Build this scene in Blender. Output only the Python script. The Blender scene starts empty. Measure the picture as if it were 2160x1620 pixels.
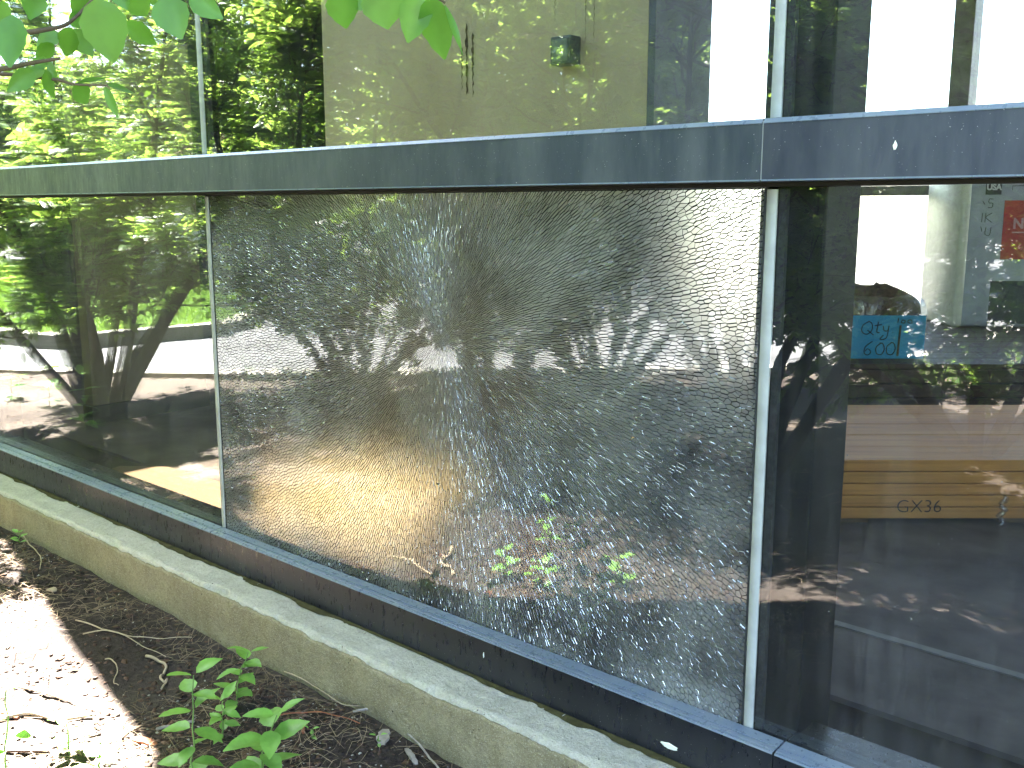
import bpy, math, random
import numpy as np
from mathutils import Vector, Matrix, noise
from mathutils.geometry import delaunay_2d_cdt

sc = bpy.context.scene
col = sc.collection
rng = np.random.default_rng(7)
random.seed(7)
R = math.radians

# ------------------------------------------------------------------ camera, sky, sun, exposure
CAMZ = 1.155
PITCH, YAW, F = math.atan(373 / 2087), R(41.7), 2087.0
cam_d = bpy.data.cameras.new('camera')
cam_d.sensor_fit = 'HORIZONTAL'; cam_d.sensor_width = 36.0
cam_d.lens = F / 2160 * 36.0
cam_d.clip_start = 0.02; cam_d.clip_end = 2000
cam = bpy.data.objects.new('camera', cam_d); col.objects.link(cam)
cam.location = (0, -1.5, CAMZ)
cam.rotation_euler = (R(90) - PITCH, 0, YAW)
sc.camera = cam

SUN = Vector((-0.46, 0.06, 0.883)).normalized()      # towards the sun
world = bpy.data.worlds.new('World'); sc.world = world; world.use_nodes = True
wn = world.node_tree
sky = wn.nodes.new('ShaderNodeTexSky'); sky.sky_type = 'NISHITA'; sky.sun_disc = False
sky.sun_elevation = math.asin(SUN.z); sky.sun_rotation = math.atan2(SUN.x, SUN.y)
sky.air_density = 1.0; sky.dust_density = 1.2
wn.nodes['Background'].inputs['Strength'].default_value = 0.05
wn.links.new(sky.outputs[0], wn.nodes['Background'].inputs[0])

sun_d = bpy.data.lights.new('sun', 'SUN'); sun_d.energy = 5.0; sun_d.angle = R(0.5)
sun_d.color = (1.0, 0.955, 0.88)
sun = bpy.data.objects.new('sun', sun_d); col.objects.link(sun)
sun.location = (-6, 2, 12); sun.rotation_euler = SUN.to_track_quat('Z', 'Y').to_euler()

vs = sc.view_settings
vs.view_transform = 'Standard'; vs.look = 'None'; vs.gamma = 1.0; vs.use_curve_mapping = False
vs.exposure = 5.3
cy = sc.cycles
cy.use_denoising = True
cy.max_bounces = 12; cy.transparent_max_bounces = 32; cy.glossy_bounces = 5
cy.diffuse_bounces = 4; cy.transmission_bounces = 8
cy.sample_clamp_indirect = 6.0; cy.sample_clamp_direct = 0.0
cy.caustics_reflective = False; cy.caustics_refractive = False

# ------------------------------------------------------------------ geometry helpers
FW0 = np.array([-math.sin(YAW), math.cos(YAW), 0.0]); UP0 = np.array([0, 0, 1.0])
RT = np.cross(FW0, UP0)
FWD = FW0 * math.cos(PITCH) - UP0 * math.sin(PITCH); UPV = np.cross(RT, FWD)
CAM = np.array([0, -1.5, CAMZ])
def ray(px, py):
    v = FWD * F + RT * (px - 1080) + UPV * (810 - py)
    return v / np.linalg.norm(v)
def at_dist(px, py, dist): return CAM + ray(px, py) * dist
def on_z(px, py, z):
    v = ray(px, py); return CAM + v * ((z - CAMZ) / v[2])
def on_y(px, py, y):
    v = ray(px, py); return CAM + v * ((y + 1.5) / v[1])
def on_depth(px, py, D):                      # horizontal depth D along the viewing azimuth
    v = ray(px, py); return CAM + v * (D / (v @ FW0))

def link(name, me, mat=None, parent=None, smooth=False):
    o = bpy.data.objects.new(name, me); col.objects.link(o)
    if mat is not None and len(me.materials) == 0: me.materials.append(mat)
    if parent is not None: o.parent = parent
    if smooth: me.shade_smooth()
    return o
def tag(o, label=None, cat=None, group=None, kind=None):
    if label: o['label'] = label
    if cat: o['category'] = cat
    if group: o['group'] = group
    if kind: o['kind'] = kind
    return o
def empty(name, loc=(0, 0, 0), rz=0.0):
    o = bpy.data.objects.new(name, None); col.objects.link(o)
    o.location = loc; o.rotation_euler = (0, 0, rz); o.empty_display_size = .1
    return o
def mesh(name, v, f, mats=None, mi=None):
    me = bpy.data.meshes.new(name)
    me.from_pydata([tuple(map(float, p)) for p in v], [], [tuple(map(int, q)) for q in f])
    if mats:
        for m in mats: me.materials.append(m)
    if mi is not None: me.polygons.foreach_set('material_index', np.asarray(mi, dtype=np.int32))
    me.update(); return me
def fast_mesh(name, v, faces):
    """v (n,3); faces: list of (k,m) int arrays, m the corner count"""
    v = np.asarray(v, dtype=np.float32)
    me = bpy.data.meshes.new(name)
    me.vertices.add(len(v)); me.vertices.foreach_set('co', v.ravel())
    loops = np.concatenate([np.asarray(f).ravel() for f in faces]).astype(np.int32)
    tot = np.concatenate([np.full(len(f), np.asarray(f).shape[1]) for f in faces]).astype(np.int32)
    st = np.concatenate([[0], np.cumsum(tot)[:-1]]).astype(np.int32)
    me.loops.add(len(loops)); me.loops.foreach_set('vertex_index', loops)
    me.polygons.add(len(tot)); me.polygons.foreach_set('loop_start', st)
    me.update(calc_edges=True); me.validate(); return me

class MB:
    """collects simple shapes into one mesh"""
    def __init__(s): s.v, s.f = [], []
    def add(s, v, f):
        b = len(s.v); s.v += [tuple(p) for p in v]; s.f += [tuple(b + i for i in q) for q in f]; return s
    def box(s, lo, hi, bev=0.0):
        x0, y0, z0 = lo; x1, y1, z1 = hi
        if bev <= 0:
            v = [(x0,y0,z0),(x1,y0,z0),(x1,y1,z0),(x0,y1,z0),(x0,y0,z1),(x1,y0,z1),(x1,y1,z1),(x0,y1,z1)]
            return s.add(v, [(3,2,1,0),(4,5,6,7),(0,1,5,4),(1,2,6,5),(2,3,7,6),(3,0,4,7)])
        import bmesh
        bm = bmesh.new(); bmesh.ops.create_cube(bm, size=1)
        for w in bm.verts:
            w.co = Vector(((x0+x1)/2 + w.co.x*(x1-x0), (y0+y1)/2 + w.co.y*(y1-y0), (z0+z1)/2 + w.co.z*(z1-z0)))
        bmesh.ops.bevel(bm, geom=bm.edges[:], offset=bev, segments=2, profile=.5, affect='EDGES')
        bm.verts.index_update()
        s.add([w.co[:] for w in bm.verts], [[w.index for w in p.verts] for p in bm.faces]); bm.free(); return s
    def prism_x(s, prof, x0, x1):
        """closed profile of (y,z) extruded from x0 to x1 (profile counter-clockwise seen from +x)"""
        n = len(prof)
        v = [(x0, y, z) for y, z in prof] + [(x1, y, z) for y, z in prof]
        f = [(i, i + n, (i + 1) % n + n, (i + 1) % n) for i in range(n)]
        f += [tuple(range(n)), tuple(range(2*n-1, n-1, -1))]
        return s.add(v, f)
    def prism_z(s, poly, z0, z1):
        n = len(poly)
        v = [(x, y, z0) for x, y in poly] + [(x, y, z1) for x, y in poly]
        f = [(i, (i+1) % n, (i+1) % n + n, i + n) for i in range(n)] + [tuple(range(n-1, -1, -1)), tuple(range(n, 2*n))]
        return s.add(v, f)
    def tube(s, pts, rad, n=6):
        pts = np.asarray(pts, float); k = len(pts)
        if np.isscalar(rad): rad = [rad] * k
        t = np.gradient(pts, axis=0); t /= np.linalg.norm(t, axis=1)[:, None] + 1e-9
        ref = np.array([0.31, 0.17, 0.93]) if abs(t[0][2]) < .8 else np.array([.97, .2, .1])
        u = np.cross(t, ref); u /= np.linalg.norm(u, axis=1)[:, None] + 1e-9
        w = np.cross(t, u)
        a = np.arange(n) * 2 * math.pi / n
        v = (pts[:, None] + np.asarray(rad)[:, None, None] * (np.cos(a)[None, :, None]*u[:, None] + np.sin(a)[None, :, None]*w[:, None])).reshape(-1, 3)
        f = [(i*n+j, i*n+(j+1) % n, (i+1)*n+(j+1) % n, (i+1)*n+j) for i in range(k-1) for j in range(n)]
        f += [tuple(range(n-1, -1, -1)), tuple((k-1)*n + j for j in range(n))]
        return s.add(v, f)
    def build(s, name, mat=None, parent=None, smooth=False):
        return link(name, mesh(name, s.v, s.f), mat, parent, smooth)

def text_obj(name, body, size, mat, parent, M, depth=.0006, bold=0.0):
    cu = bpy.data.curves.new(name + '_curve', 'FONT'); cu.body = body; cu.size = size
    cu.extrude = depth; cu.offset = bold; cu.align_x = 'CENTER'; cu.align_y = 'CENTER'
    tmp = bpy.data.objects.new('tmp_text', cu); col.objects.link(tmp)
    dg = bpy.context.evaluated_depsgraph_get()
    me = bpy.data.meshes.new_from_object(tmp.evaluated_get(dg))
    bpy.data.objects.remove(tmp); bpy.data.curves.remove(cu)
    me.transform(M)
    return link(name, me, mat, parent)

# ------------------------------------------------------------------ material helpers
class NT:
    def __init__(s, name):
        s.m = bpy.data.materials.new(name); s.m.use_nodes = True
        s.t = s.m.node_tree; s.n = s.t.nodes; s.n.clear()
        s.out = s.n.new('ShaderNodeOutputMaterial')
    def node(s, typ, **kw):
        n = s.n.new('ShaderNode' + typ)
        for k, v in kw.items():
            if k in n.inputs.keys() if isinstance(k, str) else False: n.inputs[k].default_value = v
            else: setattr(n, k, v)
        return n
    def lk(s, a, b): s.t.links.new(a, b)
    def coord(s, which='Object'): return s.node('TexCoord').outputs[which]
    def pos(s): return s.node('NewGeometry').outputs['Position']
    def noise(s, vec, scale, detail=4, rough=.55, stretch=None):
        if stretch:
            mp = s.node('Mapping'); mp.inputs['Scale'].default_value = stretch; s.lk(vec, mp.inputs[0]); vec = mp.outputs[0]
        n = s.node('TexNoise'); n.inputs['Scale'].default_value = scale; n.inputs['Detail'].default_value = detail
        n.inputs['Roughness'].default_value = rough; s.lk(vec, n.inputs['Vector']); return n.outputs['Fac']
    def ramp(s, fac, stops, interp='LINEAR'):
        r = s.node('ValToRGB'); r.color_ramp.interpolation = interp
        e = r.color_ramp.elements
        while len(e) < len(stops): e.new(.5)
        for el, (p, c) in zip(e, stops):
            el.position = p; el.color = (*c, 1) if len(c) == 3 else c
        s.lk(fac, r.inputs[0]); return r.outputs[0]
    def gray(s, fac, a, b):
        r = s.node('MapRange'); r.inputs[1].default_value = a; r.inputs[2].default_value = b; s.lk(fac, r.inputs[0]); return r.outputs[0]
    def mix(s, fac, a, b, mode='MIX'):
        m = s.node('Mix', data_type='RGBA', blend_type=mode)
        for sock, val in ((m.inputs[0], fac), (m.inputs[6], a), (m.inputs[7], b)):
            if hasattr(val, 'links'): s.lk(val, sock)
            elif isinstance(val, (int, float)): sock.default_value = val
            else: sock.default_value = (*val, 1)
        return m.outputs[2]
    def math(s, op, a, b=0.0):
        m = s.node('Math', operation=op)
        for sock, val in ((m.inputs[0], a), (m.inputs[1], b)):
            if hasattr(val, 'links'): s.lk(val, sock)
            else: sock.default_value = val
        return m.outputs[0]
    def bump(s, h, strength=.3, dist=.002):
        b = s.node('Bump'); b.inputs['Strength'].default_value = strength; b.inputs['Distance'].default_value = dist
        s.lk(h, b.inputs['Height']); return b.outputs[0]
    def princ(s, color, rough=.6, spec=.5, metal=0, normal=None, **kw):
        p = s.node('BsdfPrincipled')
        for sock, val in ((p.inputs['Base Color'], color), (p.inputs['Roughness'], rough)):
            if hasattr(val, 'links'): s.lk(val, sock)
            elif isinstance(val, (int, float)): sock.default_value = val
            else: sock.default_value = (*val, 1)
        p.inputs['Specular IOR Level'].default_value = spec; p.inputs['Metallic'].default_value = metal
        if normal is not None: s.lk(normal, p.inputs['Normal'])
        for k, v in kw.items(): p.inputs[k.replace('_', ' ')].default_value = v
        return p.outputs[0]
    def mixs(s, fac, a, b):
        m = s.node('MixShader')
        if hasattr(fac, 'links'): s.lk(fac, m.inputs[0])
        else: m.inputs[0].default_value = fac
        s.lk(a, m.inputs[1]); s.lk(b, m.inputs[2]); return m.outputs[0]
    def done(s, sh): s.lk(sh, s.out.inputs['Surface']); return s.m

def simple(name, c, rough=.6, spec=.4, var=.15, scale=6, bump=0.0, metal=0):
    t = NT(name); v = t.coord()
    n = t.noise(v, scale)
    c2 = tuple(x * (1 - var) for x in c); c3 = tuple(min(1, x * (1 + var)) for x in c)
    k = t.ramp(n, [(.3, c2), (.7, c3)])
    nrm = t.bump(t.noise(v, scale * 8), bump, .003) if bump else None
    return t.done(t.princ(k, rough, spec, metal, nrm))

def leaf_mat(name, dark, light, trans, gloss=.42, tfac=.45):
    t = NT(name)
    g = t.node('NewGeometry')
    k = t.ramp(g.outputs['Random Per Island'], [(0, dark), (.55, tuple((a+b)/2 for a, b in zip(dark, light))), (1, light)])
    n = t.noise(t.pos(), 60, 3)
    k = t.mix(t.gray(n, .35, .75), k, tuple(x*.75 for x in dark))
    p = t.princ(k, gloss, .4)
    tr = t.node('BsdfTranslucent'); tr.inputs[0].default_value = (*trans, 1)
    return t.done(t.mixs(tfac, p, tr.outputs[0]))

def glass_mat(name, base, tint, dirt=0.0, wave=.0):
    t = NT(name); P = t.pos()
    lw = t.node('LayerWeight'); lw.inputs[0].default_value = .5
    nrm = None
    if wave:
        nrm = t.bump(t.noise(P, 1.6, 2), wave, .01)
    fr = t.math('MULTIPLY', t.math('POWER', lw.outputs['Facing'], 5.0), .93)
    fac = t.math('MINIMUM', t.math('ADD', fr, base), 1.0)
    gl = t.node('BsdfGlossy'); gl.inputs['Roughness'].default_value = 0.0; gl.inputs[0].default_value = (.97, .98, .97, 1)
    if nrm is not None: t.lk(nrm, gl.inputs['Normal'])
    tr = t.node('BsdfTransparent'); tr.inputs[0].default_value = (*tint, 1)
    sh = t.mixs(fac, tr.outputs[0], gl.outputs[0])
    if dirt:
        d1 = t.noise(P, 5, 5, .6, (1, 1, .35)); d2 = t.noise(P, 160, 2); d3 = t.noise(P, 38, 4, .7, (1, 1, .12))
        f = t.math('MULTIPLY', t.gray(d1, .3, .8), t.gray(d3, .25, .8))
        f = t.math('MULTIPLY', f, dirt)
        spk = t.math('MULTIPLY', t.gray(d2, .74, .78), .5)
        f = t.math('MINIMUM', t.math('ADD', f, t.math('MULTIPLY', spk, min(1.0, dirt*8))), .6)
        df = t.node('BsdfDiffuse'); df.inputs[0].default_value = (.55, .55, .52, 1)
        sh = t.mixs(f, sh, df.outputs[0])
    return t.done(sh)

# ------------------------------------------------------------------ materials
def soil_material():
    t = NT('soil'); P = t.pos()
    a = t.noise(P, 9, 6, .65); b = t.noise(P, 70, 5, .7); c = t.noise(P, 260, 3, .7)
    k = t.ramp(a, [(.25, (.018, .014, .013)), (.55, (.034, .026, .023)), (.8, (.062, .047, .040))])
    k = t.mix(t.gray(b, .45, .75), k, (.075, .057, .048))
    k = t.mix(t.math('MULTIPLY', t.gray(c, .66, .72), .55), k, (.26, .23, .20))
    big = t.noise(P, .55, 3)                       # broad random patches of paler earth
    k = t.mix(t.math('MULTIPLY', t.gray(big, .42, .62), .55), k, (.165, .14, .12))
    h = t.math('ADD', b, t.math('MULTIPLY', c, .6))
    return t.done(t.princ(k, .95, .15, 0, t.bump(h, .9, .008)))
M_soil = soil_material()

def concrete_material(name, c0, c1, speck, stain, stain_amt):
    t = NT(name); P = t.pos()
    a = t.noise(P, 7, 5, .6); b = t.noise(P, 120, 4, .7); c = t.noise(P, 420, 2); d = t.noise(P, 22, 5, .65, (1, 1, .45))
    k = t.ramp(a, [(.3, c0), (.7, c1)])
    k = t.mix(t.math('MULTIPLY', t.gray(d, .45, .8), stain_amt), k, stain)
    k = t.mix(t.math('MULTIPLY', t.gray(b, .42, .72), .55), k, tuple(x*.55 for x in c0))
    k = t.mix(t.math('MULTIPLY', t.gray(c, .58, .66), .7), k, speck)
    pit = t.node('TexVoronoi'); pit.inputs['Scale'].default_value = 55; t.lk(P, pit.inputs['Vector'])
    pm = t.math('SUBTRACT', 1.0, t.gray(pit.outputs['Distance'], .06, .14))
    pn = t.math('MULTIPLY', pm, t.gray(t.noise(P, 9, 2), .55, .6))
    k = t.mix(pn, k, (.03, .026, .02))
    h = t.math('SUBTRACT', t.math('ADD', b, t.math('MULTIPLY', c, .5)), t.math('MULTIPLY', pn, 1.5))
    return t.done(t.princ(k, .92, .2, 0, t.bump(h, 1.0, .007)))
M_slab = concrete_material('plinth_concrete', (.44, .415, .35), (.58, .55, .47), (.62, .60, .54), (.20, .175, .10), .35)
M_parge = concrete_material('parged_concrete', (.25, .21, .13), (.35, .30, .19), (.48, .44, .32), (.15, .125, .06), .55)
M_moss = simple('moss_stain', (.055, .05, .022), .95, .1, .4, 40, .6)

def metal_material(name, c, rough, dust):
    t = NT(name); P = t.pos()
    d = t.noise(P, 14, 5, .65, (1, 1, .22)); e = t.noise(P, 90, 3, .6, (1, 1, .3)); s = t.noise(P, 330, 2); b = t.noise(P, 2.2, 3)
    k = t.mix(t.math('MULTIPLY', t.gray(d, .42, .78), dust), c, (.26, .27, .27))
    k = t.mix(t.math('MULTIPLY', t.gray(b, .4, .7), .35), k, tuple(x*.6 for x in c))
    k = t.mix(t.math('MULTIPLY', t.gray(s, .735, .75), .75), k, (.62, .61, .58))
    rr = t.ramp(e, [(.3, (rough-.08,)*3), (.7, (rough+.14,)*3)])
    return t.done(t.princ(k, rr, .55, .0, t.bump(e, .04, .001)))
M_bar = metal_material('bronze_aluminium', (.024, .033, .047), .50, .22)
M_bar2 = metal_material('bronze_aluminium_purple', (.024, .029, .046), .50, .16)
M_sill = metal_material('dark_aluminium', (.008, .009, .013), .30, .05)
M_ledge = metal_material('weathered_highlight_aluminium', (.13, .165, .22), .30, .5)  # pale blue stands in for sky highlights on bar lip and ledge
M_black = simple('black_steel', (.008, .009, .012), .65, .12, .3, 30, .05)
M_gasket = simple('black_rubber', (.013, .011, .011), .6, .3, .3, 60)
M_silicone = simple('grey_silicone', (.30, .31, .30), .55, .35, .18, 18, .15)
M_spacer = simple('dirty_spacer', (.022, .024, .028), .6, .3, .6, 90, .3)

M_glass_out = glass_mat('outer_glass', .115, (.91, .93, .925), .09, .002)
M_glass_clear = glass_mat('clear_glass', .004, (.96, .965, .96))
M_glass_in = glass_mat('inner_glass', .016, (.93, .935, .92), .0, .0)
M_glass_left = glass_mat('dusty_glass', .125, (.92, .935, .93), .20, .002)

def shard_material():
    t = NT('shard_glass')
    lw = t.node('LayerWeight'); lw.inputs[0].default_value = .5
    g = t.node('NewGeometry')
    fr = t.math('MULTIPLY', t.math('POWER', lw.outputs['Facing'], 5.0), .93)
    fac = t.math('MINIMUM', t.math('ADD', fr, .11), 1.0)
    gl = t.node('BsdfGlossy'); gl.inputs['Roughness'].default_value = 0.03; gl.inputs[0].default_value = (.97, .98, .97, 1)
    tr = t.node('BsdfRefraction'); tr.inputs['IOR'].default_value = 1.45; tr.inputs['Roughness'].default_value = .38
    t.lk(t.ramp(g.outputs['Random Per Island'], [(0, (.78, .76, .72)), (1, (.97, .955, .93))]), tr.inputs[0])
    sh = t.mixs(fac, tr.outputs[0], gl.outputs[0])
    df = t.node('BsdfDiffuse'); df.inputs[0].default_value = (.45, .45, .42, 1)
    f = t.math('MULTIPLY', t.gray(t.noise(t.pos(), 6, 4), .3, .8), .40)
    return t.done(t.mixs(f, sh, df.outputs[0]))
M_shard = shard_material()
def shard_back_material():
    t = NT('shard_glass_back')
    tr = t.node('BsdfRefraction'); tr.inputs['IOR'].default_value = 1.45; tr.inputs['Roughness'].default_value = .05; tr.inputs[0].default_value = (.96, .97, .96, 1)
    return t.done(tr.outputs[0])
M_shard_back = shard_back_material()
def crack_material(name, col_, gloss, rough):
    t = NT(name)
    b = t.bump(t.noise(t.pos(), 380, 2), .8, .002)
    p = t.princ(col_, .25, .5, 0, b)
    gl = t.node('BsdfGlossy'); gl.inputs['Roughness'].default_value = rough; gl.inputs[0].default_value = (.88, .92, .95, 1)
    t.lk(b, gl.inputs['Normal'])
    return t.done(t.mixs(gloss, p, gl.outputs[0]))
M_crack = crack_material('crack_face', (.014, .015, .015), .05, .2)
M_glint = crack_material('crack_face_bright', (.11, .115, .12), .60, .20)

M_floor = simple('interior_floor', (.085, .071, .070), .85, .12, .45, 5, .2)
M_floor_dark = simple('dark_floor_strip', (.014, .012, .012), .8, .12, .4, 12, .1)
M_tape = simple('floor_joint', (.16, .15, .14), .7, .2, .3, 14)
M_ceiling = simple('ceiling', (.45, .45, .43), .9, .2, .05)
def pier_material():
    t = NT('brown_panel'); P = t.pos()
    a = t.noise(P, 3.2, 5, .6, (1, 1, .5)); st = t.noise(P, 11, 5, .7, (1, 1, .10)); f = t.noise(P, 150, 3)
    k = t.ramp(a, [(.3, (.42, .325, .20)), (.7, (.52, .41, .26))])
    k = t.mix(t.math('MULTIPLY', t.gray(st, .60, .74), .35), k, (.07, .045, .022))
    k = t.mix(t.math('MULTIPLY', t.gray(f, .4, .7), .18), k, (.30, .25, .16))
    return t.done(t.princ(k, .7, .3, 0, t.bump(f, .1, .002)))
M_pier = pier_material()
M_pier_side = simple('pier_side_shade', (.075, .08, .11), .6, .35, .3, 12, .1)  # bluish dark: shade of the side face put into the colour
M_stain = simple('rust_run', (.055, .028, .010), .8, .2, .4, 40)
M_beige = simple('beige_plaster', (.15, .12, .08), .85, .2, .1, 4, .05)
M_darkwall = simple('dark_wall', (.035, .038, .035), .85, .2, .3, 3)
M_frame_far = simple('far_frame', (.20, .18, .17), .5, .4, .3, 10)
M_roof = simple('roof_membrane', (.30, .29, .28), .9, .2, .1, 3)
M_fascia = simple('fascia', (.05, .055, .065), .5, .4, .2, 5)

M_asphalt = simple('asphalt', (.125, .125, .13), .9, .2, .35, 1.2, .5)
M_kerb = simple('kerb_concrete', (.30, .28, .25), .9, .2, .18, 6, .4)
M_lawn = simple('lawn_soil', (.06, .11, .022), .95, .15, .35, 3, .4)
M_paving = simple('paving', (.085, .082, .076), .9, .2, .12, 2, .2)

# ------------------------------------------------------------------ the ground
tag(MB().box((-400, -400, -.5), (400, 400, -.11)).build('ground', M_lawn), kind='structure')
KERB = [(-16, -1.0), (-9, -1.0), (-7.7, -1.12), (-6.6, -1.75), (-5.6, -2.6), (-4.0, -4.2), (-3.25, -5.05), (-2.8, -6.0), (-2.65, -7.4), (-2.7, -14), (-2.7, -26)]
kp = np.array(KERB)
def smooth_line(p, n=10):
    p = np.asarray(p, float); out = []
    q = np.vstack([2*p[0]-p[1], p, 2*p[-1]-p[-2]])
    for i in range(1, len(q)-2):
        for s in np.arange(n)/n:
            out.append(.5*((2*q[i]) + (-q[i-1]+q[i+1])*s + (2*q[i-1]-5*q[i]+4*q[i+1]-q[i+2])*s*s + (-q[i-1]+3*q[i]-3*q[i+1]+q[i+2])*s**3))
    out.append(p[-1]); return np.array(out)
ks = smooth_line(kp, 6)
def side(x, y):
    """signed distance from the kerb line, positive on the planting bed side"""
    P = np.stack([x, y], -1); best = np.full(P.shape[:-1], 1e9); sg = np.ones(P.shape[:-1])
    for a, b in zip(ks[:-1], ks[1:]):
        d = b - a; u = np.clip(((P - a) @ d) / (d @ d), 0, 1)
        w = P - (a + u[..., None]*d); dist = np.hypot(w[..., 0], w[..., 1])
        s = d[0]*(P[..., 1]-a[1]) - d[1]*(P[..., 0]-a[0])
        m = dist < best; best = np.where(m, dist, best); sg = np.where(m, np.sign(s), sg)
    return best * sg
# asphalt of the parking lot, 4 mm over the ground sheet
lot = [tuple(p) for p in ks] + [(-70, -26), (-70, -1.0)]
tag(MB().prism_z([(-70, -60), (-1.5, -60), (-1.5, -.6), (-70, -.6)], -.3, -.106).build('parking_lot', M_asphalt), kind='structure')

# planting bed: fine near the wall, coarse further off
gx = np.concatenate([np.arange(-16, -4.6, .09), np.arange(-4.6, -.75, .014), np.arange(-.75, 6, .09)])
gy = np.concatenate([np.arange(-26, -3, .25), np.arange(-3, -1.2, .045), np.arange(-1.2, -.13, .012), [-.10]])
X, Y = np.meshgrid(gx, gy, indexing='ij')
def fbm(X, Y, scale, seed, octs=4):
    r = np.random.default_rng(seed); out = np.zeros_like(X); amp = 1.0
    for o in range(octs):
        n = 64; g = r.standard_normal((n, n)); s = scale * 2**o
        u, v = X*s, Y*s; i, j = np.floor(u).astype(int), np.floor(v).astype(int); fu, fv = u-i, v-j
        fu, fv = fu*fu*(3-2*fu), fv*fv*(3-2*fv)
        out += amp*((g[i % n, j % n]*(1-fu)+g[(i+1) % n, j % n]*fu)*(1-fv) + (g[i % n, (j+1) % n]*(1-fu)+g[(i+1) % n, (j+1) % n]*fu)*fv)
        amp *= .55
    return out
Zs = .018*fbm(X, Y, .9, 1) + .006*fbm(X, Y, 9, 2, 4) - .01
near = np.clip((Y + .35)/.22, 0, 1); Zs = Zs*(1-.6*near) + .004*near
def soil_h(x, y):
    x = np.atleast_1d(np.asarray(x, float)); y = np.atleast_1d(np.asarray(y, float))
    i = np.clip(np.searchsorted(gx, x), 1, len(gx)-1); j = np.clip(np.searchsorted(gy, y), 1, len(gy)-1)
    return Zs[i, j]
sd = side(X, Y)
Zb = np.where(sd < .06, -.20, Zs)
ny = len(gy); I = np.arange(len(gx)-1)[:, None]*ny + np.arange(ny-1)[None]
quads = np.stack([I, I+ny, I+ny+1, I+1], -1).reshape(-1, 4)
me = fast_mesh('planting_bed', np.stack([X, Y, Zb], -1).reshape(-1, 3), [quads])
tag(link('planting_bed', me, M_soil, smooth=True), kind='structure')

# kerb: separate cast lengths along the bed
def strip_prism(line, off0, off1, z0, z1):
    line = np.asarray(line); t = np.gradient(line, axis=0); t /= np.linalg.norm(t, axis=1)[:, None]
    nrm = np.stack([-t[:, 1], t[:, 0]], 1)
    a, b = line + nrm*off0, line + nrm*off1; n = len(line)
    v = [(*p, z0) for p in a] + [(*p, z0) for p in b] + [(*p, z1) for p in a] + [(*p, z1) for p in b]
    f = []
    for i in range(n-1):
        f += [(2*n+i, 2*n+i+1, 3*n+i+1, 3*n+i)[::-1], (i, i+1, 2*n+i+1, 2*n+i), (n+i, 3*n+i, 3*n+i+1, n+i+1)]
    f += [(0, 2*n, 3*n, n), (n-1, 2*n-1, 4*n-1, 3*n-1)]
    return v, f
kroot = tag(empty('kerb', (-6, -2.2, 0)), kind='structure')
kroot.location = (0, 0, 0)
for i in range(0, len(ks)-4, 4):
    seg = ks[i:i+5].copy()
    d = (seg[-1]-seg[-2]); seg[-1] = seg[-1] - d/np.linalg.norm(d)*.006
    v, f = strip_prism(seg, .10, -.05, -.15, .035)
    link('kerb_stone', mesh('kerb_stone', v, f), M_kerb, kroot)

# raised lawn island across the lot and its kerb
isl = smooth_line([(-8.7, -3.0), (-9.0, -4.4), (-13.0, -7.6), (-19.0, -8.2), (-24, -6.0), (-23, -2.8), (-14, -2.0), (-9.3, -2.2), (-8.7, -3.0)], 5)[:-1]
tag(MB().prism_z([tuple(p) for p in isl], -.3, .02).build('lawn_island', M_lawn), kind='structure')
v, f = strip_prism(np.vstack([isl, isl[:1]]), .0, -.14, -.25, .028)
tag(link('island_kerb', mesh('island_kerb', v, f), M_kerb), kind='structure')
tag(MB().box((-60, 6.2, -.2), (60, 120, .02)).build('pavement', M_paving), kind='structure')

# ------------------------------------------------------------------ the glazed building
ZP, ZS, ZB0, ZB1, ZF, ZR = .143, .238, 1.1945, 1.290, .125, 3.455
JL, JR = -2.455, -.772            # the two butt joints
XL, XR = -7.2, 1.9
bld = tag(empty('glazed_building', (0, 0, 0)), 'low building with dark metal window wall, concrete plinth and one crazed lower pane', 'building')

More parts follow.
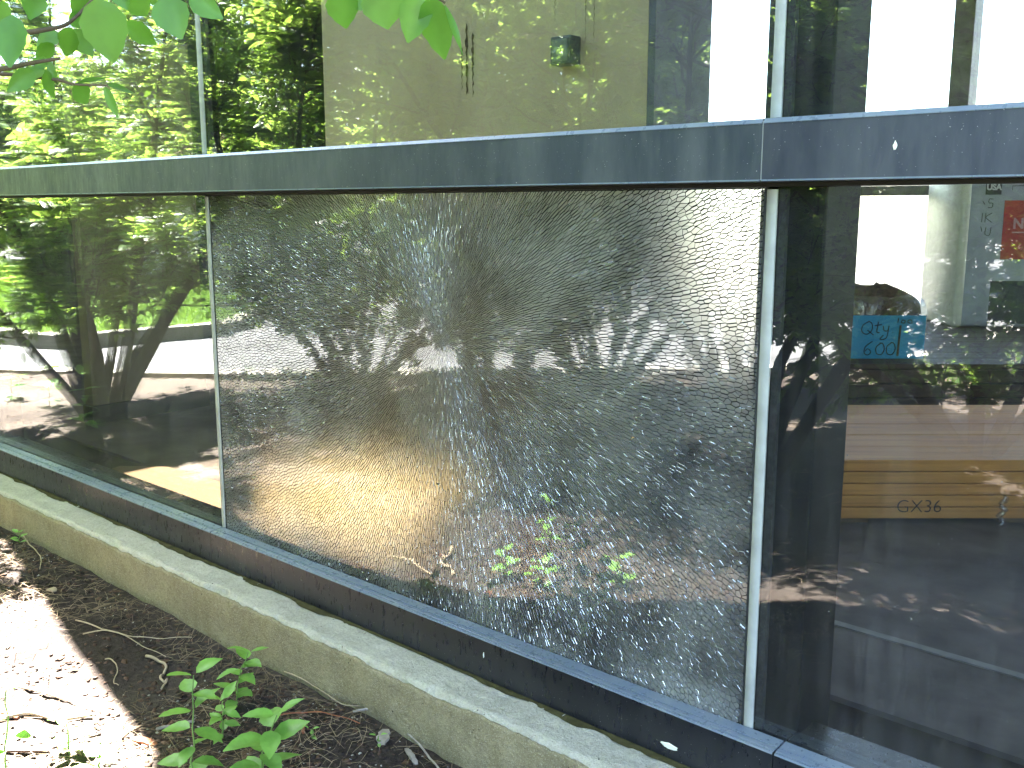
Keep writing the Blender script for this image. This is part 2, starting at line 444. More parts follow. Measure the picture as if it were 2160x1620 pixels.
# concrete plinth with a parged face standing a few millimetres proud
def plinth():
    xs = np.concatenate([np.arange(-9, -4.4, .05), np.arange(-4.4, .2, .008), np.arange(.2, 4, .05)])
    lip = .012 + .0022*fbm(xs, xs*0, 4.1, 11, 3) + .0020*fbm(xs, xs*0+5, 34, 13, 3)
    lip = np.clip(lip, .004, .024)
    # slab: top, rounded nose, down behind the coat
    prof = [(.02, ZP)] + [(y, ZP) for y in np.linspace(-.04, -.135, 14)] + [(-.141, ZP-.002), (-.145, ZP-.006), (-.147, ZP-.012)] + [(-.147, z) for z in np.linspace(ZP-.02, -.12, 9)]
    pr = np.array(prof); n = len(pr)
    XX = np.repeat(xs[:, None], n, 1); YY = np.repeat(pr[None, :, 0], len(xs), 0).copy(); ZZ = np.repeat(pr[None, :, 1], len(xs), 0).copy()
    ZZ += .0012*fbm(XX, YY*1.0+ZZ, 60, 5, 3)
    nose = np.exp(-((np.hypot(YY+.146, ZZ-ZP))/.012)**2)
    chip = np.clip(fbm(XX, YY*2, 7, 6, 4)-.5, 0, 1.2)
    YY += nose*chip*.012; ZZ -= nose*chip*.010
    I = np.arange(len(xs)-1)[:, None]*n + np.arange(n-1)[None]
    q = np.stack([I, I+1, I+n+1, I+n], -1).reshape(-1, 4)
    o = link('plinth', fast_mesh('plinth', np.stack([XX, YY, ZZ], -1).reshape(-1, 3), [q]), M_slab, bld, True)
    # parged coat with an irregular upper lip
    zz = np.linspace(0, 1, 22); n = len(zz)
    XX = np.repeat(xs[:, None], n+1, 1)
    top = (ZP - lip)[:, None]
    ZZ = np.concatenate([top, top + (-.12 - top)*zz[None]**1.2], 1)
    YY = np.full_like(ZZ, -.1535); YY[:, 0] = -.1455; YY[:, 1] = -.152
    YY[:, 1:] += .0016*fbm(XX[:, 1:], ZZ[:, 1:], 14, 8, 4)
    ZZ[:, 1] += .0015
    I = np.arange(len(xs)-1)[:, None]*(n+1) + np.arange(n)[None]
    q = np.stack([I, I+1, I+n+2, I+n+1], -1).reshape(-1, 4)
    c = link('parge_coat', fast_mesh('parge_coat', np.stack([XX, YY, ZZ], -1).reshape(-1, 3), [q]), M_parge, bld, True)
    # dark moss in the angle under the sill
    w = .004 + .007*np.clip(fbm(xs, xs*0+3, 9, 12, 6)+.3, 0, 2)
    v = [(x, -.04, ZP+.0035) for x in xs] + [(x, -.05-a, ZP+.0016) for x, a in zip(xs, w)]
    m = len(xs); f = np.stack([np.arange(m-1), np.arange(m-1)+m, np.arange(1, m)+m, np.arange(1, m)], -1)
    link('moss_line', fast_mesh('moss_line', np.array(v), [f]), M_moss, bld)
plinth()

# sill: dark extrusion with a paler ledge against the glass
def sill(x0, x1):
    prof = [(-.046, ZP+.004), (-.046, ZS-.0035), (-.0445, ZS), (.10, ZS), (.10, ZP+.004)]
    s = MB().prism_x(prof[::-1], x0, x1).build('sill', M_sill, bld)
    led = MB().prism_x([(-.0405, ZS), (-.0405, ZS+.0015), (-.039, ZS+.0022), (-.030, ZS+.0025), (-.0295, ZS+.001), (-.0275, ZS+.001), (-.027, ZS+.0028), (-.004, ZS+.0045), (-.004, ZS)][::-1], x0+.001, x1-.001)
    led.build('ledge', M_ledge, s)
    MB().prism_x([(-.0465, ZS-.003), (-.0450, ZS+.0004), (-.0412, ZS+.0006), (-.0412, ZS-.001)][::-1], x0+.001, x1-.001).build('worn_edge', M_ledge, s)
for a, b in ((XL, JL-.001), (JL+.001, -.70), (-.698, XR)): sill(a, b)
MB().box((-9, -.03, -.1), (XL-.002, .3, 3.3)).build('end_wall', M_parge, bld)
MB().box((XR+.002, -.03, -.1), (6, .3, 3.3)).build('end_wall', M_parge, bld)

# horizontal bar at eye level, in two lengths
for a, b, m in ((XL, JR+.004, M_bar), (JR+.0065, XR, M_bar2)):
    prof = [(-.050, ZB0), (-.050, ZB1-.005), (-.0485, ZB1-.0015), (-.045, ZB1), (.08, ZB1+.004), (.08, ZB0)]
    o = MB().prism_x(prof[::-1], a, b).build('transom_bar', m, bld)
    MB().prism_x([(-.0512, ZB1-.0062), (-.0512, ZB1-.0050), (-.0465, ZB1+.0015), (-.003, ZB1+.0045), (-.003, ZB1+.0005), (-.044, ZB1-.0005), (-.0495, ZB1-.0062)][::-1], a, b).build('top_lip', M_ledge, o)  # lighter lip paints the sky highlight along the bar's top edge
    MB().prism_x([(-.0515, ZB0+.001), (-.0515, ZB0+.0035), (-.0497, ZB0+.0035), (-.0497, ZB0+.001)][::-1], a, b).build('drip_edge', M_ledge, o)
MB().box((XL, -.014, ZB0-.007), (XR, .03, ZB0-.0005)).build('gasket', M_gasket, bld)
MB().box((JR+.0042, -.049, ZB0+.002), (JR+.0063, 0, ZB1-.002)).build('bar_joint', M_silicone, bld)

# silicone butt joints, spacers and black posts behind them
ZT = 3.2
for xj, w, pw0, pw1 in ((JL, .0085, -.030, .022), (JR, .0095, -.030, .078)):
    for z0, z1 in ((ZS-.002, ZB0-.011), (ZB1+.006, ZT)):
        zs = np.linspace(z0, z1, 40); v, f = [], []
        for i, z in enumerate(zs):
            ww = w*(1+.10*noise.noise(Vector((xj*9, z*6, .3))))
            for k, (dx, yy) in enumerate(((-1, .004), (-.8, -.0022), (0, -.0008), (.8, -.0022), (1, .004))):
                v.append((xj+dx*ww, yy, z))
        for i in range(len(zs)-1):
            for k in range(4): f.append((i*5+k, i*5+k+1, i*5+k+6, i*5+k+5))
        link('silicone_joint', mesh('silicone_joint', v, f), M_silicone, bld, True)
        for s in (-1, 1):
            xa, xb = sorted((xj+s*(w+.0005), xj+s*(w+.013)))
            MB().box((xa, .0085, z0), (xb, .0185, z1)).build('spacer', M_spacer, bld)
    MB().box((xj+pw0, .036, ZF), (xj+pw1, .17 if pw1 > .05 else .11, ZT), .004).build('post', M_black, bld)
for xj in (-4.14, .91, -5.82):
    MB().box((xj-.0085, -.0022, ZS), (xj+.0085, .006, ZB0-.011)).build('silicone_joint', M_silicone, bld)
    MB().box((xj-.0085, -.0022, ZB1+.006), (xj+.0085, .006, ZT)).build('silicone_joint', M_silicone, bld)
    MB().box((xj-.03, .036, ZF), (xj+.03, .12, ZT), .004).build('post', M_black, bld)

# panes: an outer and an inner lite each
cuts = [XL, -5.82, -4.14, JL, JR, .91, XR]
def lite(x0, x1, z0, z1, y, m, name, parent, turn=0.0):
    o = MB().box((x0, -.003, z0), (x1, .003, z1)).build(name, m, parent)
    if m is not M_glass_in:                    # the coating sits on the weather face only
        o.data.materials.append(M_glass_clear)
        for p_ in o.data.polygons: p_.material_index = 0 if p_.index == 2 else 1
    c = ((x0+x1)/2, (z0+z1)/2)
    o.data.transform(Matrix.Translation((-c[0], 0, -c[1])))
    o.location = (c[0], y, c[1]); o.rotation_euler = (turn*.6, 0, turn)
    return o
for i, (a, b) in enumerate(zip(cuts[:-1], cuts[1:])):
    for up, (z0, z1) in enumerate(((ZS-.003, ZB0-.008), (ZB1+.0025, ZT))):
        cracked = (a == JL and not up)
        mo = M_glass_left if b <= JL+.01 else M_glass_out
        inner = lite(a+.0095, b-.0095, z0, z1, .022, M_glass_in, 'inner_pane', bld, R(.09 if up else .05)*(-1)**i)
        if not cracked:
            lite(a+.0095, b-.0095, z0, z1, .004, mo, 'glass_pane', bld)
# roof: eave shaped to cast shade, opening added to let sun in
shade_eave_pts = [(XL-1.8, .0), (-5.36, .02), (-3.65, -.33), (-2.60, -1.02), (6, -1.02)]  # eave slanted to place the shade edge on the soil
def tint_material():
    t = NT('sun_filter_tint'); tr = t.node('BsdfTransparent'); tr.inputs[0].default_value = (.60, .57, .52, 1)
    gl = t.node('BsdfGlossy'); gl.inputs['Roughness'].default_value = .02
    return t.done(t.mixs(.06, tr.outputs[0], gl.outputs[0]))
MB().box((-5.42, .40, ZR+.10), (-3.86, 1.0, ZR+.108)).build('added_sun_filter', tint_material(), bld)  # unseen tinted pane added to dim the sun patches
def roof():
    z0, z1 = ZR, ZR+.22
    holes = [(-5.42, -3.86, .40, 1.0)]  # opening added to throw sun on the floor by the glass
    # strips in x so the openings stay open
    xs = sorted({XL-1.8, -5.36, -3.65, -2.60, 6} | {h[0] for h in holes} | {h[1] for h in holes})
    ye = lambda x: float(np.interp(x, [p[0] for p in shade_eave_pts], [p[1] for p in shade_eave_pts]))
    mb = MB()
    for a, b in zip(xs[:-1], xs[1:]):
        hs = [h for h in holes if h[0] <= a and h[1] >= b]
        if hs:
            h = hs[0]
            mb.prism_z([(a, ye(a)), (b, ye(b)), (b, h[2]), (a, h[2])], z0, z1)
            mb.prism_z([(a, h[3]), (b, h[3]), (b, 6.0), (a, 6.0)], z0, z1)
        else: mb.prism_z([(a, ye(a)), (b, ye(b)), (b, 6.0), (a, 6.0)], z0, z1)
    return mb.build('roof', M_ceiling, bld)
roof()
MB().box((XL, .005, ZT), (XR, .12, ZR-.002)).build('head_beam', M_fascia, bld)
# far side: dark solid wall, then glazing in dark frames
FY = 5.5
MB().box((XL-1.8, FY, -.1), (-4.5, FY+.2, ZR-.002)).build('back_wall', M_darkwall, bld)
MB().box((XL-1.8, .31, -.1), (XL-1.6, FY-.002, ZR-.002)).build('side_wall', M_darkwall, bld)
MB().box((5.0, .31, -.1), (5.2, FY-.002, ZR-.002)).build('side_wall', M_beige, bld)
for x in (-4.5, -2.36, -.15, 2.0, 4.2):
    MB().box((x, FY, ZF), (x+.13, FY+.16, ZR-.002), .004).build('frame_post', M_frame_far, bld)
for z0, z1 in ((ZF, .30), (1.235, 1.325), (3.1, ZR-.004)):
    for x0, x1 in ((-4.37, -2.36), (-2.23, -.15), (-.02, 2.0), (2.13, 4.2)):
        MB().box((x0, FY+.02, z0), (x1, FY+.14, z1), .003).build('frame_rail', M_frame_far, bld)
for x0, x1 in ((-4.37, -2.36), (-2.23, -.15), (-.02, 2.0), (2.13, 4.2)):
    for z0, z1 in ((.30, 1.235), (1.325, 3.1)):
        MB().box((x0, FY+.07, z0), (x1, FY+.076, z1)).build('back_pane', M_glass_in, bld)

# interior floor, a lower, darker strip along the glass and a floor joint
tag(MB().box((XL-1.6, .43, -.1), (5.0, FY, ZF)).build('floor', M_floor), kind='structure')
tag(MB().box((XL-1.6, .10, -.1), (5.0, .428, ZF-.012)).build('dark_floor_strip', M_floor_dark), kind='structure')
tag(MB().box((-1.6, .775, ZF), (3.0, .80, ZF+.004)).build('floor_joint', M_tape), kind='structure')

# brown pier behind the upper glass and a thin beige partition further left
pier = tag(empty('wall_pier', (-2.45, 1.15, ZF)), 'broad brown pier behind the glass, carrying a small grey outlet box', 'pier')
def local(o, parent):
    o.parent = parent; o.matrix_parent_inverse = Matrix.Translation(-Vector(parent.location)); return o
local(MB().box((-3.21, 1.0, 1.21), (-1.70, 1.015, ZR-.004)).build('face_panel', M_pier), pier)
local(MB().box((-3.21, 1.0, ZF), (-1.70, 1.015, 1.206)).build('base_panel', simple('base_panel', (.27, .25, .21), .8, .2, .15, 6, .1)), pier)
local(MB().box((-3.20, 1.017, ZF), (-1.705, 1.30, ZR-.004)).build('core', M_darkwall), pier)
local(MB().box((-1.703, 1.002, ZF), (-1.675, 1.31, ZR-.004)).build('side_panel', M_pier_side), pier)
q = on_y(1205, 110, 1.0)
ob = MB().box((q[0]-.040, .945, q[2]-.042), (q[0]+.040, .9985, q[2]+.042), .005)
ob = local(ob.build('outlet_box', simple('outlet_grey', (.06, .075, .07), .45, .4, .3, 30)), pier)
cv = MB().box((q[0]-.030, .9415, q[2]-.032), (q[0]+.030, .9445, q[2]+.032), .001).build('cover', simple('outlet_cover', (.11, .13, .12), .35, .5, .2, 30), ob)
r2 = random.Random(4)
for px, y0, y1, w in ((985, 50, 200, .020), (998, 70, 205, .016), (975, 100, 190, .010), (1237, -20, 85, .004), (1255, -20, 88, .004), (1172, -20, 45, .003)):
    p0, p1 = on_y(px, y0, 1.0), on_y(px, y1, 1.0); n = 26; v, f = [], []
    for i in range(n):
        t = i/(n-1); z = p0[2]+(p1[2]-p0[2])*t; ww = w*(.25+.75*r2.random())*(1-t*.6)*(.3 if i in (0, n-1) else 1)
        dx = .0016*math.sin(i*1.7)
        v += [(p0[0]+dx-ww/2, .9975, z), (p0[0]+dx+ww/2, .9975, z)]
        if i: f.append((2*i-2, 2*i-1, 2*i+1, 2*i))
    local(link('rust_run', mesh('rust_run', v, f), M_stain), pier)
part = tag(empty('partition', (-4.64, .95, ZF)), 'thin beige partition standing end-on behind the unbroken left pane', 'partition')
local(MB().box((-4.68, .64, ZF+.09), (-4.60, 1.25, 1.95), .003).build('panel', M_beige), part)
local(MB().box((-4.69, .63, ZF), (-4.59, 1.26, ZF+.088), .003).build('skirting', M_darkwall), part)

# ------------------------------------------------------------------ the shattered outer lite
def shattered():
    cx, cz = -1.545, CAMZ-.281
    x0, x1, z0, z1 = JL+.0095, JR-.0095, ZS-.003, ZB0-.008
    # cell width and radial stretch as functions of the distance from the impact
    def W(r): return .0027 + .0066*r
    def Eg(r): return np.interp(r, [0, .06, .22, .5, .75, 1.1], [1.3, 3.6, 5.5, 3.2, 1.5, 1.05])
    rr = np.linspace(.002, 1.4, 1400); ln = np.concatenate([[0], np.cumsum(np.diff(rr)/(Eg(rr[1:])*rr[1:]))])
    rho = np.exp(ln); 
    def to_w(p):
        d = p - np.array([cx, cz]); r = np.hypot(d[:, 0], d[:, 1])+1e-9
        return d/r[:, None]*np.interp(r, rr, rho)[:, None]
    def from_w(q):
        s = np.hypot(q[:, 0], q[:, 1])+1e-9
        return np.array([cx, cz]) + q/s[:, None]*np.interp(s, rho, rr)[:, None]
    seeds = []; r = .004; g = np.random.default_rng(21)
    while r < 1.25:
        w = W(r); l = w*Eg(r); n = max(5, int(2*math.pi*r/w)); ph = g.random()*6.3
        a = ph + (np.arange(n)+g.uniform(-.42, .42, n))*2*math.pi/n
        q = r + l*g.uniform(-.48, .48, n)
        seeds.append(np.stack([cx+q*np.cos(a), cz+q*np.sin(a)], 1)); r += l
    S = np.concatenate(seeds); m = .05
    S = S[(S[:, 0] > x0-m) & (S[:, 0] < x1+m) & (S[:, 1] > z0-m) & (S[:, 1] < z1+m)]
    Q = to_w(S)
    V, _, T, _, _, _ = delaunay_2d_cdt([Vector(p) for p in Q], [], [], 0, 1e-10)
    Vn = np.array([v[:] for v in V]); T = np.array([t[:3] for t in T])
    A, B, C = Vn[T[:, 0]], Vn[T[:, 1]], Vn[T[:, 2]]
    D = 2*(A[:, 0]*(B[:, 1]-C[:, 1])+B[:, 0]*(C[:, 1]-A[:, 1])+C[:, 0]*(A[:, 1]-B[:, 1])); D[np.abs(D) < 1e-16] = 1e-16
    a2, b2, c2 = (A**2).sum(1), (B**2).sum(1), (C**2).sum(1)
    U = np.stack([(a2*(B[:, 1]-C[:, 1])+b2*(C[:, 1]-A[:, 1])+c2*(A[:, 1]-B[:, 1]))/D, (a2*(C[:, 0]-B[:, 0])+b2*(A[:, 0]-C[:, 0])+c2*(B[:, 0]-A[:, 0]))/D], 1)
    cen = (A+B+C)/3; U = cen + np.clip(U-cen, -.5, .5)
    U = from_w(U)
    # small wander of the crack corners
    U += g.normal(0, .0004, U.shape)
    cell = [[] for _ in range(len(Vn))]
    for i, t in enumerate(T):
        for k in t: cell[k].append(i)
    P = from_w(Vn)
    def clip(poly, axis, lim, sgn):
        out = []
        for i in range(len(poly)):
            p, q = poly[i-1], poly[i]; dp, dq = sgn*(p[axis]-lim), sgn*(q[axis]-lim)
            if (dp >= 0) != (dq >= 0): out.append(p+(q-p)*(dp/(dp-dq)))
            if dq >= 0: out.append(q)
        return out
    shards = []
    for k in range(len(Vn)):
        if len(cell[k]) < 3: continue
        p = P[k]
        if not (x0-.02 < p[0] < x1+.02 and z0-.02 < p[1] < z1+.02): continue
        c = U[cell[k]]; c = c[np.argsort(np.arctan2(*(to_w(c)-to_w(p[None])).T[::-1]))]
        poly = list(c)
        for ax, lim, sg in ((0, x0, 1), (0, x1, -1), (1, z0, 1), (1, z1, -1)):
            if poly: poly = clip(poly, ax, lim, sg)
        if len(poly) < 3: continue
        poly = np.array(poly); e = np.roll(poly, -1, 0)
        area = .5*abs((poly[:, 0]*e[:, 1]-poly[:, 1]*e[:, 0]).sum())
        if area < 2e-7: continue
        shards.append((area, poly))
    shards.sort(key=lambda s: -s[0])
    def geo(poly):
        n = len(poly); c = poly.mean(0)
        d = poly-c; L = np.hypot(d[:, 0], d[:, 1])[:, None]+1e-9
        rad = np.hypot(*(c-np.array([cx, cz])))
        er = (c-np.array([cx, cz]))/(rad+1e-9); et = np.array([-er[1], er[0]])
        dr, dt = d @ er, d @ et; xr, xt = np.abs(dr).max()+1e-9, np.abs(dt).max()+1e-9
        base = np.interp(rad, [0, .10, .4, .9], [.0006, .00115, .00145, .0013])
        gt = min(base*g.uniform(.55, 1.4), xt*.36); gr = min(base*g.uniform(.2, .8)*np.interp(rad, [.2, .7], [.6, 1.0]), xr*.22)
        ins = c + (dr*(1-gr/xr))[:, None]*er + (dt*(1-gt/xt))[:, None]*et
        tx, tz = g.normal(0, .0016, 2)
        yf = .001 + (ins-c) @ np.array([tx, tz]) + g.normal(0, .00012)
        v = np.concatenate([np.stack([ins[:, 0], yf, ins[:, 1]], 1), np.stack([poly[:, 0], np.full(n, .0027), poly[:, 1]], 1),
                            np.stack([poly[:, 0], np.full(n, .0068), poly[:, 1]], 1)])
        # clockwise seen from inside: front faces look outwards (-y)
        f = [tuple(range(n))]; mi = [0]
        for i in range(n):
            j = (i+1) % n; f.append((i, i+n, j+n, j)); mi.append(2 if g.random() < .24 else 1)
        f.append(tuple(range(3*n-1, 2*n-1, -1))); mi.append(3)
        return v, f, mi
    pane = link('glass_pane', bpy.data.meshes.new('glass_pane'), None, bld)
    pane['label'] = 'tempered pane crazed into thousands of cells around one impact point'
    v, f, mi = [], [], []
    for area, poly in shards[300:]:
        a, b, c = geo(poly); o = len(v); v += a.tolist(); f += [tuple(o+i for i in q) for q in b]; mi += c
    me = mesh('shard_field', v, f, [M_shard, M_crack, M_glint, M_shard_back], mi)
    o = link('shard_field', me, None, pane); o['kind'] = 'stuff'
    for area, poly in shards[:300]:
        a, b, c = geo(poly); link('glass_shard', mesh('glass_shard', a, b, [M_shard, M_crack, M_glint, M_shard_back], c), None, pane)
    # thin edge bead that still holds the lite in its pocket
    ro = [(x0-.001, z0), (x1+.001, z0), (x1+.001, z1), (x0-.001, z1)]; ri = [(x0+.004, z0+.002), (x1-.004, z0+.002), (x1-.004, z1-.002), (x0+.004, z1-.002)]
    ev = [(a, y, b) for y in (.0005, .0069) for r_ in (ro, ri) for a, b in r_]; ef = []
    for i in range(4):
        j = (i+1) % 4; ef += [(i, j, 4+j, 4+i), (8+i, 12+i, 12+j, 8+j), (4+i, 4+j, 12+j, 12+i), (i, 8+i, 8+j, j)]
    pane_me = mesh('glass_pane', ev, ef, [M_spacer]); old = pane.data; pane.data = pane_me; bpy.data.meshes.remove(old)
    print('shards', len(shards))
shattered()

# ------------------------------------------------------------------ stored goods inside
ER, EF = Vector((RT[0], RT[1], 0)), Vector((FW0[0], FW0[1], 0))
VIEW_RZ = math.atan2(RT[1], RT[0])
def wood_material(name, c0, c1, scale=1.0):
    t = NT(name); v = t.coord()
    a = t.noise(v, 7*scale, 5, .6, (.25, 3, 5)); b = t.noise(v, 40*scale, 4, .6, (.06, 2, 3))
    oi = t.node('ObjectInfo')
    k = t.ramp(a, [(.3, c0), (.7, c1)])
    k = t.mix(t.math('MULTIPLY', t.gray(b, .45, .75), .6), k, tuple(x*.5 for x in c0))
    k = t.mix(t.math('MULTIPLY', oi.outputs['Random'], .35), k, tuple(x*.55 for x in c1))
    return t.done(t.princ(k, .65, .3, 0, t.bump(b, .15, .002)))
M_lumber = wood_material('lumber', (.42, .17, .042), (.56, .26, .065))
M_crate = wood_material('crate_wood', (.05, .035, .028), (.10, .07, .05))
M_pale = wood_material('pale_board', (.13, .082, .046), (.17, .11, .062))
M_ink = simple('black_ink', (.012, .012, .014), .6, .2, .1)
M_ink_faint = simple('faded_marker', (.07, .07, .075), .6, .2, .1)
M_blue = simple('blue_tag', (.015, .26, .46), .45, .4, .08, 8)
M_white = simple('white_print', (.75, .75, .74), .5, .3, .05)
M_red = simple('red_label', (.48, .055, .055), .4, .4, .12, 14)
M_greywrap = simple('grey_wrap', (.42, .44, .50), .3, .5, .14, 9, .1)
M_lit_edge = simple('lit_wrap_edge', (.72, .70, .58), .3, .5, .12, 20, .2)  # pale yellow paints window light on the pack's left edge
M_mulch = simple('bagged_bark', (.10, .062, .035), .9, .2, .5, 60, .9)
def film_material():
    t = NT('clear_film'); v = t.pos()
    n = t.noise(v, 14, 4, .6)
    gl = t.node('BsdfGlossy'); gl.inputs['Roughness'].default_value = .12
    t.lk(t.bump(n, .8, .02), gl.inputs['Normal'])
    tr = t.node('BsdfTransparent'); tr.inputs[0].default_value = (.93, .94, .95, 1)
    df = t.node('BsdfTranslucent'); df.inputs[0].default_value = (.75, .77, .80, 1)
    s = t.mixs(.16, tr.outputs[0], gl.outputs[0])
    return t.done(t.mixs(t.math('MULTIPLY', t.gray(n, .35, .8), .40), s, df.outputs[0]))
M_film = film_material()

def strokes(name, lines, mat, parent, org, ux, uz, out, rad):
    """handwriting: each line is a list of (u, v) points, drawn as a thin raised pen stroke"""
    mb = MB()
    for ln in lines:
        p = smooth_line(ln, 5) if len(ln) > 2 else np.array(ln, float)
        pts = [org + ux*u + uz*w + out for u, w in p]
        mb.tube([tuple(q) for q in pts], rad, 5)
    o = mb.build(name, mat, parent)
    return o

# timber pile, squared to the view
D0 = 3.13
lp = on_depth(1715, 1100, D0); lump = Vector((lp[0], lp[1], ZF))
pile = tag(empty('timber_pile', lump, VIEW_RZ), 'low pile of reddish brown planks with black stencilled code, on the floor inside', 'timber')
rl = random.Random(3); LH = .040
for s in (.06, .62, 1.18, 1.7):
    MB().box((s, .02, 0), (s+.13, 1.1, .018), .002).build('bearer', M_pale, pile)
for k in range(5):
    nr = 6 if k < 4 else 5
    for j in range(nr):
        y0 = j*.185 + (0 if j else rl.uniform(0, .004))
        x0 = rl.uniform(0, .03)
        MB().box((x0, y0, .020+k*LH), (x0+1.95+rl.uniform(-.05, .05), y0+.181, .020+(k+1)*LH-.0022), .003).build('plank', M_lumber, pile)
text_obj('stencil', 'GX36', .062, M_ink, pile, Matrix.Translation((.345, -.0018, .020+LH*1.02)) @ Matrix.Rotation(R(90), 4, 'X'), .0006, -.0012)
# torn film hanging off the pile
fm = MB(); n = 14; vv, ff = [], []
for i in range(n):
    for j in range(5):
        u = i/(n-1)
        vv.append((.70+.55*u+.01*math.sin(j*2), -.006-.012*abs(math.sin(5*u+j*1.3)), .165-.05*j*(.35+.65*abs(math.sin(2.2*u+.4)))+.02*math.sin(9*u)))
for i in range(n-1):
    for j in range(4): ff.append((i*5+j, (i+1)*5+j, (i+1)*5+j+1, i*5+j+1))
fo = link('torn_film', mesh('torn_film', vv, ff), M_film, pile, True)
rb = []
for i in range(26): rb.append((.615+.010*math.sin(i*1.1), -.012-.004*math.cos(i*.9), .10-.0068*i))
MB().tube(rb, [.006+.004*abs(math.sin(i*.8)) for i in range(26)], 5).build('film_tail', M_film, pile, True)

# dark crate further in, carrying the bag and the wrapped pack
D1 = 4.55
cp = on_depth(1640, 800, D1); ch = .435
crate = tag(empty('storage_crate', (cp[0], cp[1], ZF), VIEW_RZ), 'dark slatted crate behind the timber pile, carrying a bag and a wrapped pack', 'crate')
hh = ch-ZF
for i in range(4):
    z0 = .02+i*(hh-.04)/4
    MB().box((0, 0, z0), (2.6, .02, z0+(hh-.04)/4-.008), .002).build('slat', M_crate, crate)
for x in (0.03, .85, 1.7, 2.5): MB().box((x, .022, 0), (x+.07, 1.9, hh-.024), .002).build('frame', M_crate, crate)
for j in range(10): MB().box((0, .002+j*.195, hh-.022), (2.6, .19+j*.195, hh), .002).build('deck_board', M_crate, crate)

# bag of bark with a blue hand-written tag
D2 = 4.86
bp = on_depth(1815, 750, D2); bag = tag(empty('bark_bag', (bp[0], bp[1], ch), VIEW_RZ), 'clear plastic bag of brown bark with a blue handwritten quantity tag', 'bag')
def blob(nx, nz, fx, seed):
    v, f = [], []
    for i in range(nz+1):
        for j in range(nx): v.append(fx(i/nz, j/nx*2*math.pi))
    for i in range(nz):
        for j in range(nx): f.append((i*nx+j, i*nx+(j+1) % nx, (i+1)*nx+(j+1) % nx, (i+1)*nx+j))
    f += [tuple(range(nx-1, -1, -1)), tuple(nz*nx+j for j in range(nx))]
    return v, f
def sq(a, p): return math.copysign(abs(a)**p, a)
def bagfx(t, a, w=.275, d=.13, h=.34, grow=1.0):
    z = h*t; k = (1-.10*(2*t-1)**2)*grow
    if t > .75: k *= 1-.55*((t-.75)/.25)**2
    n = 1+.05*noise.noise(Vector((math.cos(a)*2, math.sin(a)*2, z*7)))
    lump = .04*noise.noise(Vector((math.cos(a)*3, 3+math.sin(a)*2, 1)))*max(0, t-.5)
    return (w*k*n*sq(math.cos(a), .6), d*k*n*sq(math.sin(a), .6), z+lump*1.6+.002)
v, f = blob(36, 22, bagfx, 1); link('bark', mesh('bark', v, f), M_mulch, bag, True)
v, f = blob(36, 14, lambda t, a: bagfx(t*.86, a, .30, .15, .345), 2); link('film', mesh('film', v, f[:-1]), M_film, bag, True)
tg = MB().box((-.13, -.162, .004), (.245, -.158, .212), .0012).build('tag', M_blue, bag)
org, ux, uz, out = Vector((-.13, -.162, 0)), Vector((1, 0, 0)), Vector((0, 0, 1)), Vector((0, -.001, 0))
hand = [[(.105, .185), (.075, .165), (.072, .135), (.095, .122), (.118, .140), (.118, .172), (.100, .186)], [(.098, .142), (.128, .118)],
        [(.148, .182), (.143, .135), (.156, .130)], [(.132, .163), (.165, .168)], [(.172, .162), (.178, .140), (.195, .140), (.200, .163)], [(.200, .163), (.190, .105), (.160, .098), (.175, .118)],
        [(.218, .132), (.219, .131)], [(.243, .200), (.240, .178)], [(.275, .188), (.262, .190), (.258, .178), (.272, .176), (.276, .188)], [(.300, .176), (.288, .180), (.292, .190), (.306, .188), (.308, .174)],
        [(.125, .088), (.092, .060), (.090, .030), (.108, .022), (.120, .038), (.105, .052), (.092, .040)],
        [(.165, .078), (.145, .060), (.148, .030), (.170, .024), (.184, .048), (.176, .076), (.160, .080)], [(.215, .080), (.196, .062), (.198, .030), (.222, .024), (.236, .050), (.228, .078), (.212, .082)]]
strokes('handwriting', hand, M_ink, bag, org, ux, uz, out, .0024)
MB().tube([(.118, -.166, .018), (.121, -.166, .10), (.124, -.166, .165)], .005, 6).build('tie_stick', M_crate, bag)

# grey wrapped pack with printed labels
D3 = 6.0; s6 = 2120/D3
pk = on_depth(2012, 690, D3); pack = tag(empty('wrapped_pack', (pk[0], pk[1], ch), VIEW_RZ), 'tall grey pack in stretch wrap with red and black printed labels', 'package')
PH = 1.12
MB().box((0, 0, 0), (.9, .5, PH), .03).build('contents', M_greywrap, pack, True)
MB().box((-.012, -.006, .0), (.048, .506, PH-.01), .02).build('lit_edge_strip', M_lit_edge, pack, True)  # strip coloured as the lit edge of the pack
def pz(y): return CAMZ - (y-437)/s6 - ch
def pxx(x): return (x-2012)/s6
lb = MB().box((pxx(2056), -.006, pz(411)), (pxx(2089), -.002, pz(378))).build('badge', M_ink_faint, pack)
text_obj('badge_text', 'USA', .048, M_white, pack, Matrix.Translation((pxx(2072.5), -.0075, pz(396))) @ Matrix.Rotation(R(90), 4, 'X'), .0006, .002)
MB().box((pxx(2058), -.0085, pz(383)), (pxx(2087), -.0062, pz(381))).build('badge_stripe', M_red, pack)
rl_ = MB().box((pxx(2098), -.006, pz(546)), (pxx(2200), -.002, pz(423)), .001).build('red_label', M_red, pack)
text_obj('label_text', 'NS', .085, simple('pink_print', (.62, .35, .35), .5, .3, .05), pack, Matrix.Translation((pxx(2137), -.0075, pz(472))) @ Matrix.Rotation(R(90), 4, 'X'), .0006, .003)
MB().box((pxx(2118), -.008, pz(491)), (pxx(2180), -.0062, pz(488))).build('label_stripe', simple('pink_print_line', (.62, .35, .35), .5, .3, .05), pack)
